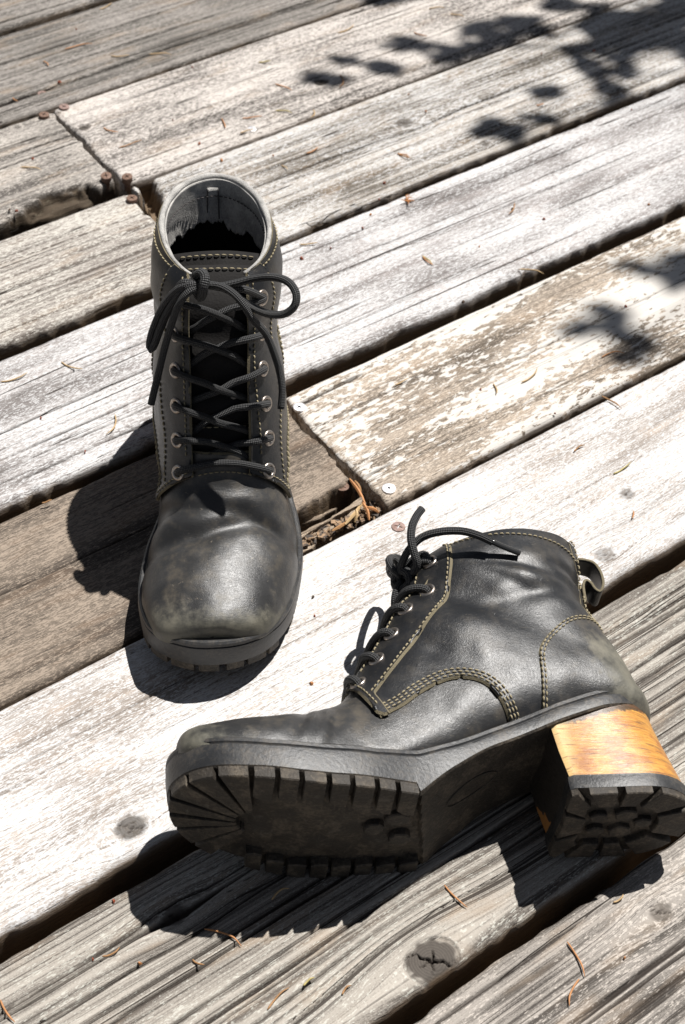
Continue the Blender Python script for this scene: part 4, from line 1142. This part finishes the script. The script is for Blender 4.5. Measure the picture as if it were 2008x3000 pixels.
lb = lace('shoelace', B, e2, .0025)
P_ = catmull(np.array(bp((1122, 1237, .0512), (1150, 1250, .049), (1190, 1266, .046))), n=10); V, Fq, Aq = tube_geo(P_, .0018, 10)
mesh_obj('aglet', V, Fq, M_aglet, lb, True)
lace('lace_knot', B, bp((930, 1300, .018), (910, 1310, .012), (905, 1335, .006), (918, 1350, .010), (938, 1335, .016), (935, 1312, .020), (915, 1300, .016)), .0032)
lace('shoelace', B, bp((915, 1315, .014), (898, 1300, .016), (890, 1283, .015), (898, 1276, .010), (912, 1290, .004), (920, 1320, .002)), .0024)
lace('shoelace', B, bp((918, 1330, .012), (906, 1355, .010), (903, 1385, .004), (909, 1405, -.004), (918, 1390, -.012), (922, 1350, -.010), (922, 1325, .0)), .0024)
lace('shoelace', B, bp((912, 1330, .008), (893, 1310, -.004), (893, 1290, -.016), (905, 1275, -.022), (925, 1290, -.020), (925, 1330, -.010)), .0024)
# oval mark moulded in the shank, too worn to read
q = np.arange(40) * 2 * math.pi / 40
pts = []
for v in q:
    x = .108 + .017 * math.cos(v) * .95; y = .002 + .009 * math.sin(v)
    pts.append((x, y, zbot(np.array(x), np.array(y)) - .0001))
V, Fq, Aq = tube_geo(np.array(pts + pts[:1]), .0006, 6, False); mesh_obj('oval_mark', V, Fq, M_tread, B, True)

bpy.context.view_layer.update()
for o in (A, B):
    zs = []
    for ch in list(o.children) + [g for c in o.children for g in c.children]:
        W = np.array([(ch.matrix_world @ v.co)[2] for v in ch.data.vertices]); zs.append((W.min(), ch.name))
    print('LOWEST', o.name, sorted(zs)[:4])

# ------------------------------------------------------------------ screws (driven into the boards)
def screw(px, py, plank, mat, r=.0042, rise=.0012, lab=None, lean=(0, 0), z=0.0):
    c = on_z(px, py, z + rise); k = 28
    a = np.arange(k) * 2 * math.pi / k
    rot = random.uniform(0, 1.5)
    rings = []
    h = .0022 + max(0, rise)
    for rr, zz in ((r * .55, -h - .006), (r * .6, -h), (r * .97, -h * .6), (r, -.0006), (r * .96, -.0001), (r * .8, .0001)):
        rings.append(np.stack([rr * np.cos(a), rr * np.sin(a), np.full(k, zz)], 1))
    # cross recess: a star ring pressed in
    star = []; depth = []
    for v in a:
        d = abs(((v - rot + math.pi / 4) % (math.pi / 2)) - math.pi / 4)
        star.append(r * (.58 if d < .22 else .20))
    star = np.array(star)
    rings.append(np.stack([star * np.cos(a), star * np.sin(a), np.full(k, 0.0)], 1))
    rings.append(np.stack([star * .8 * np.cos(a), star * .8 * np.sin(a), np.full(k, -.0016)], 1))
    V = np.array(rings); Fq = grid_faces(len(rings), k, True).tolist(); Fq.append([(len(rings) - 1) * k + i for i in range(k)])
    V = V.reshape(-1, 3)
    V[:, 2] += V[:, 0] * lean[0] + V[:, 1] * lean[1]
    mi = [0] * (6 * k) + [1] * k + [1]
    o = mesh_obj('screw', V + c, Fq, [mat, M_inner], plank, True, mi)
    try: o.data.set_sharp_from_angle(angle=math.radians(35))
    except Exception: pass
    if lab: o['label'] = lab
screw(685, 930, P[5.5], M_screw, .0049, .0014, 'bright zinc screw beside the upright boot')
screw(890, 1116, P[5.5], M_screw, .0051, .0014, 'bright zinc screw beside the rotten gap')
screw(912, 1204, P[6], M_rust2, .0050, .0010, 'brown coated screw in the bleached board')
screw(785, 1113, P[5], M_rust, .0046, .000, 'rusty screw in the broken end', (.12, 0), -.006)
screw(243, 401, P[2], M_rust, .0048, .005, lean=(0, .15)); screw(291, 403, P[2.5], M_rust, .0048, .006, lean=(.1, .1))
screw(302, 452, P[3], M_rust, .0048, .003); screw(101, 261, P[2], M_rust, .0048, .003); screw(147, 243, P[2.5], M_rust2, .0048, .002)
screw(97, 213, P[1], M_rust2, .0046, -.0004); screw(577, 294, P[2.5], M_screw, .0042, -.0003)

# ------------------------------------------------------------------ litter
M_needle = [simple_mat('needle_tan', (.36, .25, .13), .6), simple_mat('needle_orange', (.36, .17, .07), .6), simple_mat('needle_brown', (.26, .14, .06), .65), simple_mat('needle_olive', (.34, .28, .11), .6)]
M_husk = [simple_mat('husk_red', (.22, .055, .025), .6), simple_mat('husk_orange', (.36, .16, .06), .6), simple_mat('husk_dark', (.07, .045, .03), .7)]
def Z(ox, oy, sc, q): return [((ox + x / sc) / DPX, (oy + y / sc) / DPX) for x, y in q]
needles = []
for ox, oy, sc, lst in (
 (0, 0, 2.24, [(655, 60, 735, 20), (425, 322, 608, 288), (730, 365, 850, 360), (980, 355, 1125, 360), (285, 400, 318, 435), (680, 835, 780, 868), (780, 968, 930, 920), (135, 1095, 275, 1117), (1455, 775, 1480, 845), (85, 640, 120, 668)]),
 (700, 0, 2.24, [(650, 215, 755, 160), (130, 408, 210, 400), (240, 550, 350, 597), (665, 490, 660, 575), (240, 725, 350, 745), (490, 720, 470, 775), (20, 775, 155, 762), (1150, 210, 1240, 242), (1385, 92, 1480, 112), (1250, 55, 1350, 55), (445, 1005, 520, 965), (1040, 1005, 1130, 1040), (280, 1085, 320, 1115), (10, 872, 100, 858)]),
 (1308, 0, 2.24, [(590, 690, 640, 680)]),
 (800, 700, 1.298, [(100, 20, 170, 15), (570, 65, 610, 100), (935, 115, 1030, 135), (945, 545, 1005, 490), (1250, 450, 1335, 435), (1250, 597, 1325, 645), (838, 550, 850, 590), (465, 555, 515, 530), (1145, 808, 1185, 785), (1295, 893, 1360, 850), (1372, 1035, 1365, 1065)]),
 (0, 850, 3.409, [(615, 715, 830, 790), (2, 915, 275, 825), (1150, 1240, 1060, 1445), (420, 2125, 520, 2095)]),
 (0, 2100, 1.568, [(940, 975, 1110, 1055), (885, 1115, 940, 1140), (2, 1300, 70, 1405), (470, 1100, 550, 1060), (1230, 1345, 1330, 1245), (1395, 1235, 1445, 1200), (1250, 840, 1330, 790)]),
 (1000, 2200, 1.5556, [(470, 610, 575, 715), (1030, 870, 1110, 1030), (1085, 1040, 1040, 1165), (1240, 690, 1285, 655), (5, 1110, 45, 1070)]),
 (1000, 0, 1.5556, [(255, 700, 310, 720), (370, 1165, 415, 1205), (790, 925, 762, 978)])):
    for (x0, y0, x1, y1) in lst:
        (a, b), (c, d) = Z(ox, oy, sc, [(x0, y0), (x1, y1)]); needles.append((a, b, c, d))
husks = [(175, 66), (136, 187), (440, 153), (400, 213), (396, 274), (457, 327), (507, 366), (1030, 221), (975, 254), (1360, 115), (1240, 122), (935, 215), (848, 490), (1172, 477), (1097, 563), (1445, 250), (1245, 500), (1485, 467), (1100, 890), (1270, 945), (1432, 700), (716, 1365), (720, 1408), (713, 1562), (195, 1032), (94, 955), (320, 2203), (213, 2193), (1468, 1925), (1430, 2190), (880, 418), (868, 455), (690, 590), (757, 567), (455, 328), (22, 480), (38, 482), (75, 362), (1060, 690), (830, 520), (260, 2060), (625, 355)]
ROWS = [(1.404, 2, 'topmost board'), (1.25, 1.404, 'dark second board'), (1.102, 1.25, 'flecked third board'), (.962, 1.102, 'ribbed fourth board'), (.805, .962, 'silvery fifth board'), (.652, .805, 'flaking painted board'), (.507, .652, 'bleached pale board'), (.335, .507, 'furrowed knotty board'), (0, .335, 'lowest board')]
ORD = ('first second third fourth fifth sixth seventh eighth ninth tenth eleventh twelfth thirteenth fourteenth fifteenth sixteenth seventeenth eighteenth nineteenth twentieth twenty-first twenty-second'.split())
def row_of(px, py):
    n = uv_of(px, py)[1]
    for k, (lo, hi, nm) in enumerate(ROWS):
        if lo <= n < hi: return k
    return 8
def deck_z(px, py): return {7: -.003, 8: -.002}.get(row_of(px, py), 0.0)
def place_labels(items, fmt, group, cat):
    by = {}
    for px, o in [(i[0], i) for i in items]: by.setdefault(o[1], []).append(o)
    for r, lst in by.items():
        lst.sort(key=lambda q: q[0])
        for k, q in enumerate(lst):
            tag(q[2], fmt.format(col=q[3], ord=ORD[k], row=ROWS[r][2]), cat, group)
items = []
for i, (x0, y0, x1, y1) in enumerate(needles):
    z = deck_z((x0 + x1) / 2, (y0 + y1) / 2) + .0011
    a = on_z(x0, y0, z); b = on_z(x1, y1, z); m = (a + b) / 2
    per = np.array([-(b - a)[1], (b - a)[0], 0]); bend = random.choice((-1, 1)) * random.uniform(.03, .16)
    pts = catmull([a, a * .7 + b * .3 + per * bend * .8, m * .6 + b * .4 + per * bend + [0, 0, .0008], b + [0, 0, .0004]], n=12)
    r = np.interp(np.linspace(0, 1, 12), [0, .1, .75, 1], [.0003, .00062, .00058, .0002])
    V, Fq, A_ = tube_geo(pts, r, 6); mi = random.choices((0, 1, 2, 3), (5, 3, 3, 1))[0]
    c = pts.mean(0); o = mesh_obj('pine_needle', V - c, Fq, M_needle[mi], None, True); o.location = c
    items.append(((x0 + x1) / 2, row_of((x0 + x1) / 2, (y0 + y1) / 2), o, ('tan', 'orange', 'brown', 'olive')[mi]))
place_labels(items, 'dry {col} pine needle, {ord} from left on the {row}', 'dry pine needles scattered on the deck', 'pine needle')
items = []
for i, (px, py) in enumerate(husks):
    z = deck_z(px, py); c = on_z(px, py, z + .0012); s = random.uniform(.0009, .0019); k = 7
    a = np.arange(k) * 2 * math.pi / k + random.uniform(0, 1)
    r1 = s * np.array([random.uniform(.6, 1.3) for _ in a]); r2 = r1 * .55
    st = random.uniform(.5, 1.0); ro = random.uniform(0, 3)
    V = np.vstack([np.c_[r1 * np.cos(a), r1 * np.sin(a) * st, np.full(k, -.0010) + np.array([random.uniform(0, .0006) for _ in a])], np.c_[r2 * np.cos(a), r2 * np.sin(a) * st, np.full(k, s * .5)], [[0, 0, s * .35]]])
    R2 = np.array([[math.cos(ro), -math.sin(ro), 0], [math.sin(ro), math.cos(ro), 0], [0, 0, 1]]); V = V @ R2.T
    Fq = [[j, (j + 1) % k, k + (j + 1) % k, k + j] for j in range(k)] + [[k + j, k + (j + 1) % k, 2 * k] for j in range(k)]
    mi = random.choices((0, 1, 2), (5, 3, 2))[0]
    o = mesh_obj('seed_husk', V, Fq, M_husk[mi], None, False); o.location = c
    items.append((px, row_of(px, py), o, ('red brown', 'orange', 'dark')[mi]))
place_labels(items, 'tiny {col} seed husk, {ord} from left on the {row}', 'seed husks scattered on the deck', 'seed husk')
# the curled orange bract on the silvery board
mb = MB(); c = on_z(932, 458, .002)
for k in range(7):
    a = random.uniform(0, 6.3); p = [c + np.array([random.uniform(-.002, .002), random.uniform(-.003, .003), 0])]
    for q in range(4): a += random.uniform(-1, 1); p.append(p[-1] + np.array([.0018 * math.cos(a), .0018 * math.sin(a), random.uniform(-.0004, .0014)]))
    V, Fq, A_ = tube_geo(catmull(p, n=9), np.linspace(.0008, .0003, 9), 5); mb.add(V - c, Fq)
br = mb.obj('dried_bract', M_husk[1]); br.location = c
tag(br, 'curled orange dried flower bract on the silvery board', 'dried flower')

# rotten end: strips still held in the broken board, and the rubbish in the hole
M_strip = wood_mat('rotten_strip', (.30, .24, .18), (.20, .15, .11), (.09, .065, .045), .2, 14, bigs=.4, check=.4)
def strip(poly_px, z, th, name='splinter'):
    q = np.array([uv_of(*p) for p in poly_px]);
    ar = np.sum(q[:, 0] * np.roll(q[:, 1], -1) - np.roll(q[:, 0], -1) * q[:, 1])
    if ar < 0: q = q[::-1]
    # subdivide the rim and roughen it
    pts = []
    for i in range(len(q)):
        a, b = q[i], q[(i + 1) % len(q)]; k = max(1, int(np.linalg.norm(b - a) / .004))
        for f in range(k): pts.append(a + (b - a) * f / k + np.array([random.uniform(-.0006, .0006), random.uniform(-.0006, .0006)]))
    q = np.array(pts); V, Fq = prism(q, z - th, z, .0008)
    W = V.copy(); W[:, 0] = V[:, 0] * CU_ - V[:, 1] * SU_; W[:, 1] = V[:, 0] * SU_ + V[:, 1] * CU_
    n = len(V); msk = np.tile([.6, 0, 0, 0], (n, 1)); msk[V[:, 2] < z - .003] = [.4, 0, 0, .8]
    mesh_obj(name, W, Fq, M_strip, P[5], False, attrs={'msk': ('FLOAT_COLOR', msk), 'grn': ('FLOAT_VECTOR', V), 'kuv': ('FLOAT_VECTOR', V * 0)})
strip([(672, 1212), (745, 1178), (800, 1142), (836, 1117), (826, 1140), (770, 1165), (676, 1218 + 8)], -.006, .02)
strip([(660, 1232), (720, 1200), (790, 1165), (832, 1126), (834, 1140), (800, 1172), (740, 1200), (664, 1240)], -.009, .02)
strip([(660, 1246), (700, 1228), (724, 1222), (716, 1230), (664, 1252)], -.010, .015)
strip([(690, 1168), (730, 1146), (772, 1128), (768, 1134), (735, 1152)], -.014, .01)
mb = MB()
for k in range(420):
    f = random.random()
    x = 668 + 214 * f; y = 1262 - 100 * f + random.uniform(-26, 10) * (1.1 - .5 * abs(f - .6)) * (.6 + .6 * f)
    if y > 1258 - 98 * f + 8: y -= 14
    zz = -.018 + random.uniform(0, .010)
    c = on_z(x, y, zz); s = random.uniform(.0009, .0026)
    if random.random() < .45:
        a = random.uniform(0, 3.14); L = random.uniform(.003, .010); d = np.array([math.cos(a), math.sin(a), random.uniform(-.5, .5)]) * L
        V, Fq, A_ = tube_geo(np.array([c - d / 2, c, c + d / 2]), random.uniform(.0003, .0008), 4)
    else:
        V = np.array([[sx, sy_, sz] for sx in (-1, 1) for sy_ in (-1, 1) for sz in (-.6, .6)]) * s * RNG.uniform(.5, 1.2, (8, 3))
        a = random.uniform(0, 3); V = V @ np.array([[math.cos(a), -math.sin(a), 0], [math.sin(a), math.cos(a), 0], [0, 0, 1]]).T + c
        Fq = [[0, 1, 3, 2], [4, 6, 7, 5], [0, 4, 5, 1], [2, 3, 7, 6], [0, 2, 6, 4], [1, 5, 7, 3]]
    mb.add(V, Fq)
def litter_mat():
    t = NT('rotten_litter'); o = t.n('ShaderNodeTexCoord').outputs['Object']
    n = t.noise(o, 260, 1, .5)
    c = t.mix(t.ramp(n, .35, .65), (.045, .036, .03), (.26, .17, .10)); return t.set(**{'Base Color': c, 'Roughness': .9})
lit = mb.obj('rotten_debris', litter_mat(), None, False); tag(lit, 'heap of rotten wood bits and needles in the broken board end', 'debris', None, 'stuff')
# bigger pale and orange splinters in the hole
for i, (x0, y0, x1, y1) in enumerate([(800, 1095, 838, 1160), (812, 1100, 826, 1135), (790, 1200, 830, 1150), (830, 1150, 845, 1190), (760, 1215, 800, 1192), (815, 1165, 812, 1195), (840, 1160, 868, 1175)]):
    a = on_z(x0, y0, -.004); b = on_z(x1, y1, -.009); V, Fq, A_ = tube_geo(catmull([a, a * .5 + b * .5 + [.001, 0, .001], b], n=7), np.array([.0006, .0011, .0013, .0013, .0012, .001, .0006]), 5)
    mesh_obj('splinter', V, Fq, M_needle[(1, 2, 0)[i % 3]], P[5], False)

# ------------------------------------------------------------------ tree whose leaves throw the shade at the top right
def leafmat():
    t = NT('leaf'); return t.set(**{'Base Color': (.045, .075, .025), 'Roughness': .55})
M_leaf = leafmat(); M_bark = simple_mat('bark', (.10, .075, .055), .9, .2, (60, .01))
tree = empty('tree'); tag(tree, 'tree overhanging the deck from beyond its far side, shading the boards', 'tree')
spots = [  # displayed pixel centre and size of each patch of shade
 (1540, 20, 40, 26), (1500, 50, 60, 30), (1440, 50, 70, 26), (1400, 30, 40, 16), (1380, 60, 46, 24), (1420, 85, 50, 26), (1400, 110, 50, 24), (1420, 150, 20, 26), (1405, 185, 24, 26), (1395, 215, 28, 18), (1318, 112, 22, 10), (1340, 140, 22, 12), (1365, 165, 18, 14), (1530, 90, 50, 14), (1470, 100, 40, 12), (1555, 105, 20, 10),
 (1250, 212, 30, 10), (1140, 60, 60, 16), (1190, 50, 50, 14), (1100, 75, 36, 13), (1220, 68, 40, 10), (1240, 72, 24, 8), (1290, 10, 40, 12), (1270, 2, 30, 8), (915, 100, 30, 13), (890, 162, 30, 15), (798, 133, 22, 8), (745, 182, 32, 14), (725, 176, 20, 10), (1060, 115, 40, 14), (1010, 130, 40, 9), (1090, 105, 30, 10), (960, 105, 26, 8), (860, 150, 16, 8), (1150, 285, 40, 10), (1120, 305, 24, 8), (1240, 270, 34, 8), (1180, 315, 20, 8), (1150, 90, 30, 8), (870, 0, 30, 10), (920, -5, 30, 10),
 (1560, 640, 40, 26), (1500, 620, 50, 16), (1450, 612, 34, 10), (1540, 600, 30, 12), (1390, 715, 30, 14), (1350, 745, 40, 12), (1330, 760, 26, 10), (1460, 800, 24, 22), (1425, 815, 30, 14), (1470, 780, 18, 18), (1440, 765, 30, 12), (1410, 740, 26, 12), (1580, 600, 40, 30), (1600, 30, 80, 60), (1620, 120, 60, 40)]
mbL = MB(); twigs = []
SH = SUN / SUN[2]
rr = random.Random(5)
for (px, py, sx, sy_) in spots:
    g = on_z(px, py); h = (1.45 if py < 400 else 1.95) + rr.uniform(-.12, .12)
    c = g + SH * h; twigs.append(c)
    # size on the ground of this patch
    gx = np.linalg.norm(on_z(px + sx, py) - g); gy = np.linalg.norm(on_z(px, py + sy_) - g)
    for k in range(int((6 + sx * sy_ / 62) * (1 if py < 400 else .6))):
        a = rr.uniform(0, 6.283); rad = math.sqrt(rr.random()) * 1.12
        off = np.array([rad * math.cos(a) * gx, rad * math.sin(a) * gy, rr.uniform(-.05, .05)])
        off[:2] += SH[:2] * off[2]
        L = rr.uniform(.010, .018); w = L * rr.uniform(.35, .5); d = rr.uniform(-.6, .9); dirv = np.array([math.cos(d), math.sin(d), rr.uniform(-.3, .3)]); sd_ = np.array([-math.sin(d), math.cos(d), rr.uniform(-.3, .3)])
        q = c + off
        V = [q - dirv * L, q - dirv * L * .3 + sd_ * w, q + dirv * L * .4 + sd_ * w * .8, q + dirv * L, q + dirv * L * .4 - sd_ * w * .8, q - dirv * L * .3 - sd_ * w]
        mbL.add(V, [[0, 1, 2, 3, 4, 5]])
# the rest of the crown beyond the frame
TR = np.array([3.4, 3.6, -.3])
for k in range(5200):
    a = rr.uniform(0, 6.283); e = rr.uniform(-.6, 1.2); R = rr.uniform(.5, 1.5)
    q = np.array([2.9 + R * math.cos(a) * math.cos(e) * 1.1, 3.2 + R * math.sin(a) * math.cos(e) * 1.1, 2.6 + R * .8 * math.sin(e)])
    if (q[:2] - SH[:2] * q[2])[0] < .75 and (q[:2] - SH[:2] * q[2])[1] < 2.0: continue
    L = rr.uniform(.02, .035); w = L * .45; d = rr.uniform(0, 6.28); dirv = np.array([math.cos(d), math.sin(d), rr.uniform(-.5, .5)]); sd_ = np.array([-math.sin(d), math.cos(d), rr.uniform(-.5, .5)])
    mbL.add([q - dirv * L, q - dirv * L * .3 + sd_ * w, q + dirv * L * .4 + sd_ * w * .8, q + dirv * L, q + dirv * L * .4 - sd_ * w * .8, q - dirv * L * .3 - sd_ * w], [[0, 1, 2, 3, 4, 5]])
crown = mbL.obj('crown', M_leaf, tree, False)
V, Fq, A_ = tube_geo(catmull([TR, TR + [-.05, -.05, 1.2], TR + [-.2, -.1, 2.2], TR + [-.5, -.4, 3.4]], n=30), np.linspace(.11, .03, 30), 12)
mesh_obj('trunk', V, Fq, M_bark, tree, True)
hub = np.array([1.35, 2.25, 1.62])
V, Fq, A_ = tube_geo(catmull([TR + [-.06, -.05, 1.3], TR + [-.8, -.4, 1.75], np.array([2.0, 2.75, 1.75]), hub], n=30), np.linspace(.045, .007, 30), 8)
mesh_obj('limb', V, Fq, M_bark, tree, True)
mbT = MB()
for c in twigs:
    if rr.random() < .45:
        m = (c + hub) / 2 + np.array([rr.uniform(-.05, .05), rr.uniform(-.05, .05), .04])
        V, Fq, A_ = tube_geo(catmull([hub, m, c], n=10), np.linspace(.0028, .0009, 10), 5); mbT.add(V, Fq)
tw = mbT.obj('twigs', M_bark, tree, True); tw['kind'] = 'stuff'
